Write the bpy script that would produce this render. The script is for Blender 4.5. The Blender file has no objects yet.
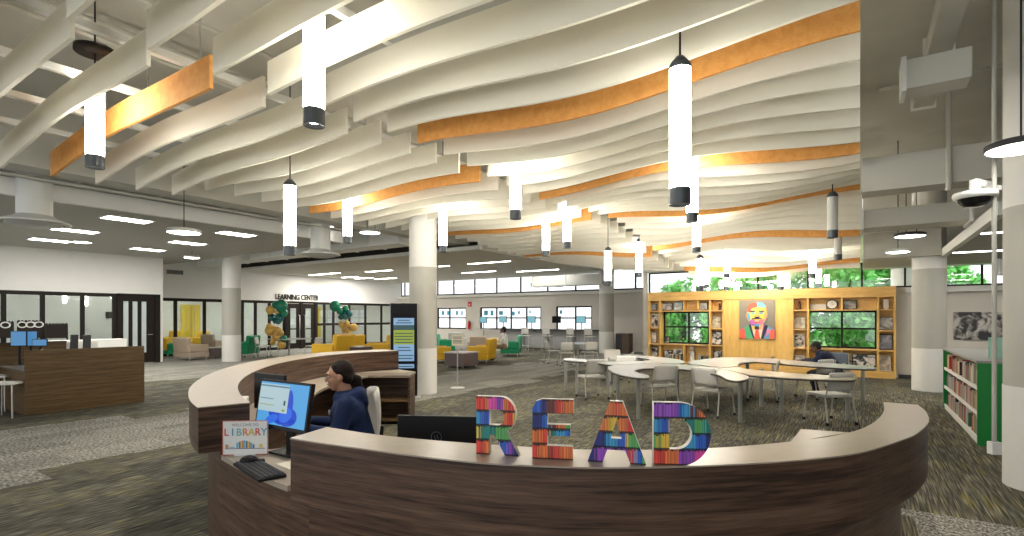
import bpy, bmesh, math, random
from mathutils import Vector, Matrix
R = random.Random(7)
PI = math.pi
C = bpy.context.scene.collection
# ---------------------------------------------------------------- camera
CH, HZ, F = 1.65, 317.0, 520.0
cd = bpy.data.cameras.new('camera'); cam = bpy.data.objects.new('camera', cd); C.objects.link(cam)
cam.location = (0, 0, CH); cam.rotation_euler = (PI/2, 0, 0)
cd.sensor_width = 36; cd.lens = F/1024*36; cd.shift_y = (HZ-268)/1024.0; cd.clip_end = 300; cd.clip_start = .05
bpy.context.scene.camera = cam
TH = math.radians(33.8); cs, sn = math.cos(TH), math.sin(TH)
# building frame: u runs along the far wall, v runs towards it
def W(u, v, z=0): return Vector((u*cs+v*sn, -u*sn+v*cs, z))
def UV(x, y): return (x*cs-y*sn, x*sn+y*cs)
def G(px, py, z=0.0):                     # ground point read off the photograph at height z
    d = (CH-z)*F/(py-HZ); return Vector(((px-512)/F*d, d, z))
def GU(px, py, z=0.0): g = G(px, py, z); return UV(g.x, g.y)
def U_at(px, v): k = (px-512)/F; return v*(k*cs-sn)/(cs+k*sn)
def V_at(px, u): k = (px-512)/F; return u*(cs+k*sn)/(k*cs-sn)
def Z_at(py, d): return CH+(HZ-py)*d/F
# ---------------------------------------------------------------- materials
MT = {}
def newmat(name):
    m = bpy.data.materials.new(name); m.use_nodes = True
    n = m.node_tree.nodes; return m, m.node_tree, n['Principled BSDF']
def mat(name, col, rough=.6, metal=0, spec=.4, bump=0, bscale=60, var=0, vscale=4):
    if name in MT: return MT[name]
    m, t, b = newmat(name)
    b.inputs['Base Color'].default_value = (*col, 1); b.inputs['Roughness'].default_value = rough
    b.inputs['Metallic'].default_value = metal; b.inputs['Specular IOR Level'].default_value = spec
    tc = t.nodes.new('ShaderNodeTexCoord')
    if var:
        nz = t.nodes.new('ShaderNodeTexNoise'); nz.inputs['Scale'].default_value = vscale; nz.inputs['Detail'].default_value = 4
        t.links.new(tc.outputs['Object'], nz.inputs['Vector'])
        mx = t.nodes.new('ShaderNodeMix'); mx.data_type = 'RGBA'
        mx.inputs['A'].default_value = (*[c*(1-var) for c in col], 1); mx.inputs['B'].default_value = (*[min(1, c*(1+var)) for c in col], 1)
        t.links.new(nz.outputs['Fac'], mx.inputs['Factor']); t.links.new(mx.outputs['Result'], b.inputs['Base Color'])
    if bump:
        nb = t.nodes.new('ShaderNodeTexNoise'); nb.inputs['Scale'].default_value = bscale
        bp = t.nodes.new('ShaderNodeBump'); bp.inputs['Strength'].default_value = bump; bp.inputs['Distance'].default_value = .01
        t.links.new(tc.outputs['Object'], nb.inputs['Vector']); t.links.new(nb.outputs['Fac'], bp.inputs['Height']); t.links.new(bp.outputs['Normal'], b.inputs['Normal'])
    MT[name] = m; return m
def emat(name, col, s):
    if name in MT: return MT[name]
    m, t, b = newmat(name)
    b.inputs['Base Color'].default_value = (.8, .8, .8, 1) if s > 3 else (.02, .02, .02, 1)
    if s < 3: s *= .55
    b.inputs['Emission Color'].default_value = (*col, 1); b.inputs['Emission Strength'].default_value = s
    MT[name] = m; return m
def woodmat(name, c1, c2, stretch=(1, 1, 22), rough=.45, scale=1.6, spec=.4):
    if name in MT: return MT[name]
    m, t, b = newmat(name); N, L = t.nodes, t.links
    tc = N.new('ShaderNodeTexCoord'); mp = N.new('ShaderNodeMapping'); mp.inputs['Scale'].default_value = stretch
    nz = N.new('ShaderNodeTexNoise'); nz.inputs['Scale'].default_value = scale; nz.inputs['Detail'].default_value = 6; nz.inputs['Roughness'].default_value = .62
    n2 = N.new('ShaderNodeTexNoise'); n2.inputs['Scale'].default_value = scale*5; n2.inputs['Detail'].default_value = 3
    ad = N.new('ShaderNodeMix'); ad.inputs['Factor'].default_value = .3
    cr = N.new('ShaderNodeValToRGB'); cr.color_ramp.elements[0].position = .39; cr.color_ramp.elements[1].position = .63
    cr.color_ramp.elements[0].color = (*c1, 1); cr.color_ramp.elements[1].color = (*c2, 1)
    L.new(tc.outputs['Object'], mp.inputs['Vector']); L.new(mp.outputs['Vector'], nz.inputs['Vector']); L.new(mp.outputs['Vector'], n2.inputs['Vector'])
    L.new(nz.outputs['Fac'], ad.inputs['A']); L.new(n2.outputs['Fac'], ad.inputs['B']); L.new(ad.outputs['Result'], cr.inputs['Fac']); L.new(cr.outputs['Color'], b.inputs['Base Color'])
    b.inputs['Roughness'].default_value = rough; b.inputs['Specular IOR Level'].default_value = spec
    MT[name] = m; return m
def glassmat(name, tint=(1, 1, 1), refl=.08, frost=0):
    if name in MT: return MT[name]
    m = bpy.data.materials.new(name); m.use_nodes = True; t = m.node_tree; t.nodes.clear()
    o = t.nodes.new('ShaderNodeOutputMaterial'); tr = t.nodes.new('ShaderNodeBsdfTransparent'); gl = t.nodes.new('ShaderNodeBsdfGlossy'); mx = t.nodes.new('ShaderNodeMixShader')
    tr.inputs['Color'].default_value = (*tint, 1); gl.inputs['Roughness'].default_value = .03; mx.inputs['Fac'].default_value = refl
    t.links.new(tr.outputs[0], mx.inputs[1]); t.links.new(gl.outputs[0], mx.inputs[2])
    last = mx
    if frost:
        df = t.nodes.new('ShaderNodeBsdfDiffuse'); df.inputs['Color'].default_value = (.72, .78, .78, 1); m2 = t.nodes.new('ShaderNodeMixShader'); m2.inputs['Fac'].default_value = frost
        t.links.new(mx.outputs[0], m2.inputs[1]); t.links.new(df.outputs[0], m2.inputs[2]); last = m2
    t.links.new(last.outputs[0], o.inputs['Surface']); MT[name] = m; return m
def photomat(name, seed, tint=(.75, .72, .66), dark=(.02, .02, .02), scale=7):
    if name in MT: return MT[name]
    m, t, b = newmat(name); N, L = t.nodes, t.links
    tc = N.new('ShaderNodeTexCoord'); mp = N.new('ShaderNodeMapping'); mp.inputs['Location'].default_value = (seed*3.7, seed*1.3, seed*.7)
    nz = N.new('ShaderNodeTexNoise'); nz.inputs['Scale'].default_value = scale; nz.inputs['Detail'].default_value = 3; nz.inputs['Distortion'].default_value = .8
    cr = N.new('ShaderNodeValToRGB'); e = cr.color_ramp.elements; e[0].position = .42; e[0].color = (*dark, 1); e[1].position = .6; e[1].color = (*tint, 1)
    L.new(tc.outputs['Object'], mp.inputs['Vector']); L.new(mp.outputs['Vector'], nz.inputs['Vector']); L.new(nz.outputs['Fac'], cr.inputs['Fac']); L.new(cr.outputs['Color'], b.inputs['Base Color'])
    b.inputs['Roughness'].default_value = .35; MT[name] = m; return m
WALNUT = woodmat('walnut_laminate', (.034, .018, .012), (.165, .092, .058), (1, 1, 24), .42, 1.3)
WALNUT2 = woodmat('olive_walnut_laminate', (.075, .044, .018), (.17, .105, .045), (1, 1, 20), .45, 1.2)
MAPLE = woodmat('maple_veneer', (.64, .37, .10), (.80, .52, .18), (1, 1, 9), .45, 1.5)
MAPLEV = woodmat('maple_veneer_upright', (.66, .39, .10), (.80, .53, .18), (9, 9, 1), .4, 1.5)
ORANGE = woodmat('orange_felt_baffle', (.70, .31, .07), (.82, .41, .12), (2, 2, 2), .75, 6)
TOPM = mat('counter_laminate', (.40, .335, .265), .32, spec=.5, var=.1, vscale=14)
CREAM = mat('cream_baffle_felt', (.86, .82, .70), .85, bump=.2, bscale=160)
WHITE = mat('white_paint', (.80, .80, .76), .6)
WALLW = mat('warm_white_wall_paint', (.70, .66, .60), .7, var=.04)
WALLG = mat('cool_white_wall_paint', (.74, .73, .70), .7, var=.03)
DECK = mat('painted_concrete_deck', (.52, .51, .45), .8, var=.18, vscale=1.3, bump=.3, bscale=12)
BEAM = mat('painted_concrete_beam', (.56, .55, .49), .75, var=.08, vscale=1.5)
CEILT = mat('grey_ceiling_panel', (.42, .41, .37), .8, var=.04, vscale=2)
METAL = mat('galvanised_duct', (.50, .50, .47), .4, metal=.35)
STEEL = mat('satin_steel', (.55, .54, .52), .35, metal=.7)
BLACK = mat('black_plastic', (.010, .010, .012), .45, spec=.25)
DGREY = mat('charcoal_plastic', (.05, .05, .055), .5)
DARKF = mat('dark_bronze_frame', (.018, .014, .012), .5, spec=.15)
GREYC = mat('grey_column_paint', (.44, .43, .38), .6, var=.04)
PALEC = mat('pale_column_paint', (.74, .73, .69), .6)
GLASS = glassmat('clear_glass')
GLASSI = glassmat('interior_glass', (.90, .95, .94), .10)
FROST = glassmat('frosted_glass', (.8, .9, .9), .06, .55)
LAMP = emat('lamp_diffuser', (1, .95, .84), 24)
LAMP2 = emat('ceiling_light_diffuser', (1, .97, .90), 12)
PLAS = mat('white_shell_plastic', (.62, .60, .56), .5)
# ---------------------------------------------------------------- mesh builder
class MB:
    def __init__(s): s.v = []; s.f = []; s.mi = []; s.cur = 0; s.sm = []; s.smooth = False
    def m(s, i): s.cur = i; return s
    def add(s, vs, fs, smooth=None):
        o = len(s.v); s.v += [tuple(p) for p in vs]
        for f in fs: s.f.append([i+o for i in f]); s.mi.append(s.cur); s.sm.append(s.smooth if smooth is None else smooth)
        return s
    def box(s, x0, x1, y0, y1, z0, z1):
        vs = [(x, y, z) for z in (z0, z1) for y in (y0, y1) for x in (x0, x1)]
        return s.add(vs, [(0, 2, 3, 1), (4, 5, 7, 6), (0, 1, 5, 4), (2, 6, 7, 3), (0, 4, 6, 2), (1, 3, 7, 5)], False)
    def cb(s, c, d, rz=0, rx=0, ry=0):
        M = Matrix.Translation(Vector(c)) @ Matrix.Rotation(rz, 4, 'Z') @ Matrix.Rotation(ry, 4, 'Y') @ Matrix.Rotation(rx, 4, 'X')
        vs = [M @ Vector((x*d[0]/2, y*d[1]/2, z*d[2]/2)) for z in (-1, 1) for y in (-1, 1) for x in (-1, 1)]
        return s.add(vs, [(0, 2, 3, 1), (4, 5, 7, 6), (0, 1, 5, 4), (2, 6, 7, 3), (0, 4, 6, 2), (1, 3, 7, 5)], False)
    def tube(s, pts, r, seg=10, caps=True):
        pts = [Vector(p) for p in pts]; n = len(pts); rs = r if isinstance(r, (list, tuple)) else [r]*n
        vs = []; prev = None
        for i, p in enumerate(pts):
            d = (pts[min(i+1, n-1)]-pts[max(i-1, 0)]).normalized()
            a = prev if prev is not None else (Vector((0, 0, 1)) if abs(d.z) < .9 else Vector((1, 0, 0)))
            a = (a-d*a.dot(d)).normalized(); b = d.cross(a); prev = a
            for k in range(seg):
                t = 2*PI*k/seg; vs.append(p+(a*math.cos(t)+b*math.sin(t))*rs[i])
        fs = [(i*seg+k, i*seg+(k+1) % seg, (i+1)*seg+(k+1) % seg, (i+1)*seg+k) for i in range(n-1) for k in range(seg)]
        s.add(vs, fs, True)
        if caps: s.add(vs[:seg], [tuple(range(seg))[::-1]], False); s.add(vs[-seg:], [tuple(range(seg))], False)
        return s
    def cyl(s, x, y, z0, z1, r, seg=24, r1=None): return s.tube([(x, y, z0), (x, y, z1)], [r, r if r1 is None else r1], seg)
    def lathe(s, prof, c=(0, 0, 0), seg=28):
        vs = [(c[0]+r*math.cos(2*PI*k/seg), c[1]+r*math.sin(2*PI*k/seg), c[2]+z) for r, z in prof for k in range(seg)]
        fs = [(i*seg+k, i*seg+(k+1) % seg, (i+1)*seg+(k+1) % seg, (i+1)*seg+k) for i in range(len(prof)-1) for k in range(seg)]
        return s.add(vs, fs, True)
    def ell(s, c, r, seg=16, rings=10, M=None):
        vs = []; M = M or Matrix.Identity(4)
        for i in range(rings+1):
            a = PI*i/rings
            for k in range(seg):
                t = 2*PI*k/seg; vs.append(Vector(c)+M.to_3x3() @ Vector((r[0]*math.sin(a)*math.cos(t), r[1]*math.sin(a)*math.sin(t), r[2]*math.cos(a))))
        return s.add(vs, [(i*seg+k, (i+1)*seg+k, (i+1)*seg+(k+1) % seg, i*seg+(k+1) % seg) for i in range(rings) for k in range(seg)], True)
    def strip(s, A, B, z0, z1):             # closed band between two plan curves
        n = len(A); vs = []
        for a, b in zip(A, B): vs += [(a[0], a[1], z0), (b[0], b[1], z0), (b[0], b[1], z1), (a[0], a[1], z1)]
        fs = []
        for i in range(n-1):
            for k in range(4): fs.append((i*4+k, i*4+(k+1) % 4, (i+1)*4+(k+1) % 4, (i+1)*4+k))
        fs += [(0, 1, 2, 3), ((n-1)*4+3, (n-1)*4+2, (n-1)*4+1, (n-1)*4)]
        return s.add(vs, fs, False)
    def prism(s, poly, z0, z1):
        n = len(poly); vs = [(p[0], p[1], z0) for p in poly]+[(p[0], p[1], z1) for p in poly]
        return s.add(vs, [tuple(range(n))[::-1], tuple(range(n, 2*n))]+[(i, (i+1) % n, n+(i+1) % n, n+i) for i in range(n)], False)
    def plate(s, poly, y0, y1):             # polygon in x,z given thickness in y
        n = len(poly); vs = [(p[0], y0, p[1]) for p in poly]+[(p[0], y1, p[1]) for p in poly]
        return s.add(vs, [tuple(range(n)), tuple(range(n, 2*n))[::-1]]+[(i, n+i, n+(i+1) % n, (i+1) % n) for i in range(n)], False)
    def build(s, name, mats, parent=None, loc=None, rz=None, bevel=0, bseg=2, ngon_tri=True, rot=None):
        me = bpy.data.meshes.new(name); me.from_pydata(s.v, [], s.f)
        mats = mats if isinstance(mats, (list, tuple)) else [mats]
        for mm in mats: me.materials.append(mm)
        for p, i, q in zip(me.polygons, s.mi, s.sm): p.material_index = i; p.use_smooth = q
        bm = bmesh.new(); bm.from_mesh(me); bmesh.ops.recalc_face_normals(bm, faces=bm.faces)
        big = [f for f in bm.faces if len(f.verts) > 4]
        if big: bmesh.ops.triangulate(bm, faces=big)
        bm.to_mesh(me); bm.free()
        o = bpy.data.objects.new(name, me); C.objects.link(o)
        if parent: o.parent = parent
        if loc is not None: o.location = loc
        if rz is not None: o.rotation_euler = (0, 0, rz)
        if rot is not None: o.rotation_euler = rot
        if bevel:
            b = o.modifiers.new('bevel', 'BEVEL'); b.width = bevel; b.segments = bseg; b.limit_method = 'ANGLE'; b.angle_limit = .7
        return o
def tag(o, label, cat, group=None, kind=None):
    o['label'] = label; o['category'] = cat
    if group: o['group'] = group
    if kind: o['kind'] = kind
    return o
def empty(name, label, cat, loc, rz=0, group=None, rot=None):
    o = bpy.data.objects.new(name, None); C.objects.link(o); o.empty_display_size = .1
    o.location = loc; o.rotation_euler = rot if rot else (0, 0, rz); return tag(o, label, cat, group)
def struct(o, label=None, cat=None):
    o['kind'] = 'structure'
    if label: o['label'] = label
    return o
def sb(name, mb, mats, **k): return struct(mb.build(name, mats, rz=-TH, **k))   # setting piece in building coordinates
KIDS = {}
def dup(o, loc, rz, label=None, group=None, mats=None):
    c = o.copy(); C.objects.link(c); c.location = loc; c.rotation_euler = (0, 0, rz)
    if label: c['label'] = label
    if group: c['group'] = group
    def rec(src, dst):
        for ch in [x for x in bpy.data.objects if x.parent == src]:
            d = ch.copy(); C.objects.link(d); d.parent = dst
            if mats and ch.data and ch.data.materials and ch.data.materials[0] in mats:
                d.data = ch.data.copy(); d.data.materials[0] = mats[ch.data.materials[0]]
            rec(ch, d)
    rec(o, c); return c
def catmull(P, n):
    P = [Vector(p[:2]) for p in P]; out = []
    Q = [P[0]*2-P[1]]+P+[P[-1]*2-P[-2]]
    dense = []
    for i in range(1, len(Q)-2):
        for k in range(16):
            t = k/16; a, b, c, d = Q[i-1], Q[i], Q[i+1], Q[i+2]
            dense.append(.5*((2*b)+(c-a)*t+(2*a-5*b+4*c-d)*t*t+(3*b-a-3*c+d)*t**3))
    dense.append(P[-1])
    Ls = [0]
    for a, b in zip(dense, dense[1:]): Ls.append(Ls[-1]+(b-a).length)
    j = 0
    for i in range(n):
        s = Ls[-1]*i/(n-1)
        while j < len(Ls)-2 and Ls[j+1] < s: j += 1
        f = (s-Ls[j])/max(1e-9, Ls[j+1]-Ls[j]); out.append(dense[j].lerp(dense[j+1], min(1, max(0, f))))
    return out
def offset(P, d):                            # to the left of travel for +d
    out = []
    for i, p in enumerate(P):
        t = (P[min(i+1, len(P)-1)]-P[max(i-1, 0)]).normalized(); dd = d(i/(len(P)-1)) if callable(d) else d
        out.append(p+Vector((-t.y, t.x))*dd)
    return out
def text(name, s, size, m, parent, loc, rot, ext=.002, align='CENTER', bold=0, sx=1):
    cu = bpy.data.curves.new(name, 'FONT'); cu.body = s; cu.size = size; cu.extrude = ext; cu.align_x = align; cu.align_y = 'CENTER'; cu.offset = bold
    t = bpy.data.objects.new('tmp', cu); C.objects.link(t); dg = bpy.context.evaluated_depsgraph_get()
    me = bpy.data.meshes.new_from_object(t.evaluated_get(dg)); bpy.data.objects.remove(t)
    me.materials.clear(); me.materials.append(m); o = bpy.data.objects.new(name, me); C.objects.link(o)
    o.parent = parent; o.location = loc; o.rotation_euler = rot; o.scale = (sx, 1, 1); return o
# ================================================================ SHELL
VB = 17.15      # bookcase front plane
VL = 23.6       # far wall (left stretch)
ZS = 3.8        # soffit
# carpet
def carpet():
    m, t, b = newmat('carpet_planks'); N, L = t.nodes, t.links
    tc = N.new('ShaderNodeTexCoord'); sp = N.new('ShaderNodeSeparateXYZ'); L.new(tc.outputs['Object'], sp.inputs[0])
    def math_(op, a, b_=None, c=None):
        n = N.new('ShaderNodeMath'); n.operation = op
        for i, x in enumerate((a, b_, c)):
            if x is None: continue
            if isinstance(x, (int, float)): n.inputs[i].default_value = x
            else: L.new(x, n.inputs[i])
        return n.outputs[0]
    X, Y = sp.outputs[0], sp.outputs[1]
    pu = math_('FLOOR', math_('DIVIDE', X, .25)); wn1 = N.new('ShaderNodeTexWhiteNoise'); wn1.noise_dimensions = '1D'; L.new(pu, wn1.inputs['W'])
    pv = math_('FLOOR', math_('ADD', math_('DIVIDE', Y, 1.0), wn1.outputs['Value']))
    cv = N.new('ShaderNodeCombineXYZ'); L.new(pu, cv.inputs[0]); L.new(pv, cv.inputs[1])
    wn = N.new('ShaderNodeTexWhiteNoise'); wn.noise_dimensions = '2D'; L.new(cv.outputs[0], wn.inputs['Vector'])
    # streaks along v
    def noise(sx, sy, sc, det=2):
        mp = N.new('ShaderNodeMapping'); mp.inputs['Scale'].default_value = (sx, sy, 1); n = N.new('ShaderNodeTexNoise'); n.inputs['Scale'].default_value = sc; n.inputs['Detail'].default_value = det
        L.new(tc.outputs['Object'], mp.inputs['Vector']); L.new(mp.outputs['Vector'], n.inputs['Vector']); return n.outputs['Fac']
    st = noise(36, 3.2, 1.7, 5); speck = noise(34, 20, 1.5, 3); fine = noise(40, 3, 1.4, 3); big = noise(1, 1, .35, 2)
    def ramp(f, stops):
        r = N.new('ShaderNodeValToRGB'); e = r.color_ramp.elements
        e[0].position, e[0].color = stops[0][0], (*stops[0][1], 1); e[1].position, e[1].color = stops[-1][0], (*stops[-1][1], 1)
        for p, c in stops[1:-1]: q = e.new(p); q.color = (*c, 1)
        L.new(f, r.inputs['Fac']); return r.outputs['Color']
    dark = ramp(st, [(.38, (.050, .048, .038)), (.48, (.090, .087, .070)), (.58, (.145, .138, .113)), (.70, (.26, .25, .20))])
    light = ramp(speck, [(.36, (.085, .082, .07)), (.47, (.21, .20, .175)), (.58, (.38, .37, .33)), (.7, (.55, .535, .48))])
    yel = ramp(fine, [(.54, (0, 0, 0)), (.68, (.15, .12, .0))])
    def mix(f, a, b_, bt='MIX'):
        n = N.new('ShaderNodeMix'); n.data_type = 'RGBA'; n.blend_type = bt
        if isinstance(f, (int, float)): n.inputs['Factor'].default_value = f
        else: L.new(f, n.inputs['Factor'])
        for k, x in (('A', a), ('B', b_)):
            if isinstance(x, tuple): n.inputs[k].default_value = (*x, 1)
            else: L.new(x, n.inputs[k])
        return n.outputs['Result']
    mR = math_('MULTIPLY', math_('GREATER_THAN', X, -1.2), math_('LESS_THAN', Y, 14))
    stR = noise(48, 1.3, 1.6, 5); yR = noise(44, 1.1, 1.4, 4)
    ymask = math_('GREATER_THAN', wn.outputs['Value'], .45)
    d2 = mix(ymask, dark, mix(1.0, dark, yel, 'ADD'))
    rR = ramp(stR, [(.40, (.050, .048, .038)), (.5, (.10, .095, .075)), (.58, (.16, .152, .125)), (.70, (.30, .29, .24))])
    rY = ramp(yR, [(.54, (0, 0, 0)), (.66, (.14, .11, .0))])
    d2 = mix(mR, d2, mix(1.0, rR, rY, 'ADD'))
    # streaked mid-tone beyond right
    # light bands, edges stepped plank by plank
    us = math_('ADD', math_('MULTIPLY', pu, .25), math_('MULTIPLY', math_('SUBTRACT', wn1.outputs['Value'], .5), .1))
    wv = N.new('ShaderNodeTexWhiteNoise'); wv.noise_dimensions = '1D'; L.new(math_('FLOOR', math_('DIVIDE', Y, .9)), wv.inputs['W'])
    us = math_('ADD', X, math_('MULTIPLY', wv.outputs['Value'], .7))
    us = math_('MULTIPLY', math_('FLOOR', math_('DIVIDE', us, .25)), .25)
    def band(a, b_): return math_('MULTIPLY', math_('GREATER_THAN', us, a), math_('LESS_THAN', us, b_))
    lm = math_('MAXIMUM', band(-9.9, -6.9), band(-60, -14.6))
    lm = math_('MAXIMUM', lm, math_('MULTIPLY', math_('GREATER_THAN', us, .5), math_('LESS_THAN', Y, 5.6)))
    base = mix(lm, d2, light)
    tint = math_('MULTIPLY_ADD', wn.outputs['Value'], .40, .80)
    cc = N.new('ShaderNodeCombineXYZ'); [L.new(tint, cc.inputs[i]) for i in range(3)]
    fin = mix(1.0, base, cc.outputs[0], 'MULTIPLY')
    L.new(fin, b.inputs['Base Color']); b.inputs['Roughness'].default_value = .95; b.inputs['Specular IOR Level'].default_value = .15
    bp = N.new('ShaderNodeBump'); bp.inputs['Strength'].default_value = .25; bp.inputs['Distance'].default_value = .004; L.new(speck, bp.inputs['Height']); L.new(bp.outputs['Normal'], b.inputs['Normal'])
    return m
mb = MB(); mb.prism([(-30, -7), (9, -7), (9, 17.8), (-6.1, 17.8), (-8.2, 23.8), (-30, 23.8)], -.12, 0); sb('floor', mb, carpet())
# concrete deck with shallow ribs
mb = MB(); mb.prism([(-30, -7), (9, -7), (9, 17.8), (-6.1, 17.8), (-8.2, 23.8), (-30, 23.8)], 5.0, 5.25); sb('ceiling', mb, DECK)
# big painted beams of the deck
def beam(n, u0, u1, v0, v1, z0, z1, m=None): mb = MB(); mb.box(u0, u1, v0, v1, z0, z1); o = sb('trim_%d' % n, mb, m or BEAM); return o
tn = 1
for (u0, u1, v0, v1, z0, z1) in [
        (.02, 9, 8.3, 8.7, 3.30, 3.74), (.12, 9, -2, -1.5, 4.3, 5.0), (.12, 9, 3.0, 3.5, 4.35, 5.0),
        (-12.2, -.2, 9.2, 9.6, 4.35, 5.0), (-12.2, -.2, 4.2, 4.6, 4.5, 5.0), (-12.2, -.2, -.4, 0, 4.5, 5.0),
        (-11.2, -10.75, -3, 13.5, 4.0, 5.0), (-30, -11.2, 9.2, 9.6, 4.2, 5.0)]:
    beam(tn, u0, u1, v0, v1, z0, z1); tn += 1
# bulkhead at the right of the far wall (above the clerestory)
beam(tn, -6.1, .05, VB+.05, VB+.6, 3.18, 5.0, WHITE); tn += 1
beam(tn, .06, 9, VB+.02, VB+.6, 2.98, 5.0, WHITE); tn += 1
beam(tn, .06, 1.45, 14.4, VB, 2.98, 3.56, BEAM); tn += 1
# --- right part of the far wall: lower wall with two window openings, behind the bookcase
wu = [(U_at(663, VB+.38), U_at(709, VB+.38)), (U_at(807, VB+.38), U_at(877, VB+.38))]
WZ0, WZ1 = .76, 1.83
V0, V1 = VB+.36, VB+.56
mb = MB()
edges = [-6.1, wu[0][0], wu[0][1], wu[1][0], wu[1][1], 9]
for a, b in ((0, 1), (2, 3), (4, 5)): mb.box(edges[a], edges[b], V0, V1, 0, 2.45)
for a, b in wu: mb.box(a, b, V0, V1, 0, WZ0); mb.box(a, b, V0, V1, WZ1, 2.45)
sb('wall_back', mb, WALLW)
mb = MB(); mb.prism([(-6.1, VB+.36), (-6.25, VB+.36), (-8.45, VL+.2), (-8.25, VL+.2)], 0, 5.0); sb('wall_return', mb, WALLW)
def window(n, u0, u1, z0, z1, v, mulls, rails=(), fw=.05, gl=GLASS, fm=DARKF, axis='u', label=None):
    fr = MB(); d = .07
    def bx(a0, a1, zz0, zz1, th=d):
        if axis == 'u': fr.box(a0, a1, v-th/2, v+th/2, zz0, zz1)
        else: fr.box(v-th/2, v+th/2, a0, a1, zz0, zz1)
    bx(u0, u1, z0, z0+fw); bx(u0, u1, z1-fw, z1); bx(u0, u0+fw, z0+fw, z1-fw); bx(u1-fw, u1, z0+fw, z1-fw)
    for mu in mulls: bx(mu-fw/2, mu+fw/2, z0+fw, z1-fw, d*.9)
    for rl in rails: bx(u0+fw, u1-fw, rl-fw/2, rl+fw/2, d*.8)
    o = struct(fr.build('window_%d' % n, fm, rz=-TH), label)
    g = MB()
    if axis == 'u': g.box(u0+fw/2, u1-fw/2, v-.004, v+.004, z0+fw/2, z1-fw/2)
    else: g.box(v-.004, v+.004, u0+fw/2, u1-fw/2, z0+fw/2, z1-fw/2)
    g.build('glass_pane', gl, o); return o
wn_ = 1
for a, b in wu:
    window(wn_, a, b, WZ0, WZ1, VB+.46, [U_at(689 if wn_ == 1 else 842, VB+.46)], [1.32]); wn_ += 1
# clerestory over the bookcase and to the right
cl = [U_at(p, VB+.46) for p in (702, 758, 808, 862, 905, 982)]
window(wn_, -6.08, 9, 2.45, 3.17, VB+.46, cl, (), .045); wn_ += 1
# --- left part of the far wall
LW = [(U_at(437, VL), U_at(466, VL)), (U_at(480, VL), U_at(541, VL)), (U_at(556, VL), U_at(592, VL))]
mb = MB(); xs = [-24.4, LW[0][0], LW[0][1], LW[1][0], LW[1][1], LW[2][0], LW[2][1], -8.3]
for i in (0, 2, 4, 6): mb.box(xs[i], xs[i+1], VL, VL+.2, 0, 2.95)
for a, b in LW: mb.box(a, b, VL, VL+.2, 0, .95); mb.box(a, b, VL, VL+.2, 2.2, 2.95)
mb.box(-24.4, -8.3, VL, VL+.2, 4.0, 5.0)
sb('wall_far', mb, WALLW)
mul = [[U_at(449, VL)], [U_at(496, VL), U_at(510.5, VL), U_at(526, VL)], [U_at(575, VL)]]
for (a, b), mm in zip(LW, mul): window(wn_, a, b, .95, 2.2, VL+.08, mm, [1.6], .07); wn_ += 1
cm = [U_at(p, VL) for p in (404, 420, 437, 453, 474, 496, 520, 547, 575, 603, 635)]
window(wn_, -24.4, -8.35, 2.95, 4.0, VL+.08, cm, (), .07); wn_ += 1
mb = MB(); mb.box(-24.3, -8.3, VL-.28, VL-.002, 2.80, 2.93); sb('trim_%d' % tn, mb, WHITE); tn += 1
mb = MB(); mb.box(1.0, 9, VB+.08, VB+.355, 2.30, 2.43); sb('trim_%d' % tn, mb, WHITE); tn += 1
mb = MB(); mb.box(9, 9.15, -7, 17.8, -.1, 5.0); sb('wall_right', mb, WALLW)
# baseboards
mb = MB(); mb.box(.86, 9, VB+.34, VB+.358, 0, .1); sb('baseboard_right', mb, DGREY)
# --- left office wall A (u=-21.3) with glazing and door
UA = -21.3
vA1 = V_at(163, UA); vd0, vd1 = V_at(117, UA), V_at(160, UA)
mb = MB(); mb.box(UA-.15, UA, -6, vA1, 2.46, ZS); mb.box(UA-.15, UA, vd1, vA1, 0, 2.46); sb('wall_left', mb, WALLG)
window(wn_, -6, vd0, .0, 2.46, UA-.06, [V_at(p, UA) for p in (4, 43, 83)]+[1.0, -1.5, -4], (), .12, GLASSI, DARKF, 'v'); wn_ += 1
mb = MB(); mb.box(UA-3.2, UA-3.05, -6, vA1, 0, ZS); mb.box(UA-3.2, UA-.2, vA1-.12, vA1, 0, ZS); sb('wall_office', mb, WALLG)
# door with three glass strips
dm = MB(); z1 = 2.42
dm.box(UA-.12, UA+.03, vd0, vd0+.1, 0, z1+.05); dm.box(UA-.12, UA+.03, vd1-.16, vd1, 0, z1+.05); dm.box(UA-.12, UA+.03, vd0, vd1, z1-.05, z1+.05)
d = struct(dm.build('door_1', DARKF, rz=-TH), 'dark office door with three tall glass strips')
a, b = vd0+.1, vd1-.16; w = b-a; st = [a]
lf = MB(); gz = []
cols = [.09, .24, .35, .50, .61, .76]
ps = [a+w*c for c in cols]
seg = [a]+ps+[b]
for i in range(0, 7, 2): lf.box(UA-.08, UA-.03, seg[i], seg[i+1], .02, z1-.05)
for i in range(1, 6, 2): lf.box(UA-.08, UA-.03, seg[i], seg[i+1], .02, .38); lf.box(UA-.08, UA-.03, seg[i], seg[i+1], 2.2, z1-.05); gz.append((seg[i], seg[i+1]))
leaf = lf.build('door_leaf', DARKF, d)
g = MB(); [g.box(UA-.058, UA-.052, p, q, .38, 2.2) for p, q in gz]; g.build('glass_strips', FROST, leaf)
h = MB(); h.tube([(UA-.03, b-.1, 1.02), (UA+.04, b-.1, 1.02), (UA+.04, b-.24, 1.02)], .012, 8); h.build('door_handle', STEEL, leaf)
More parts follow.
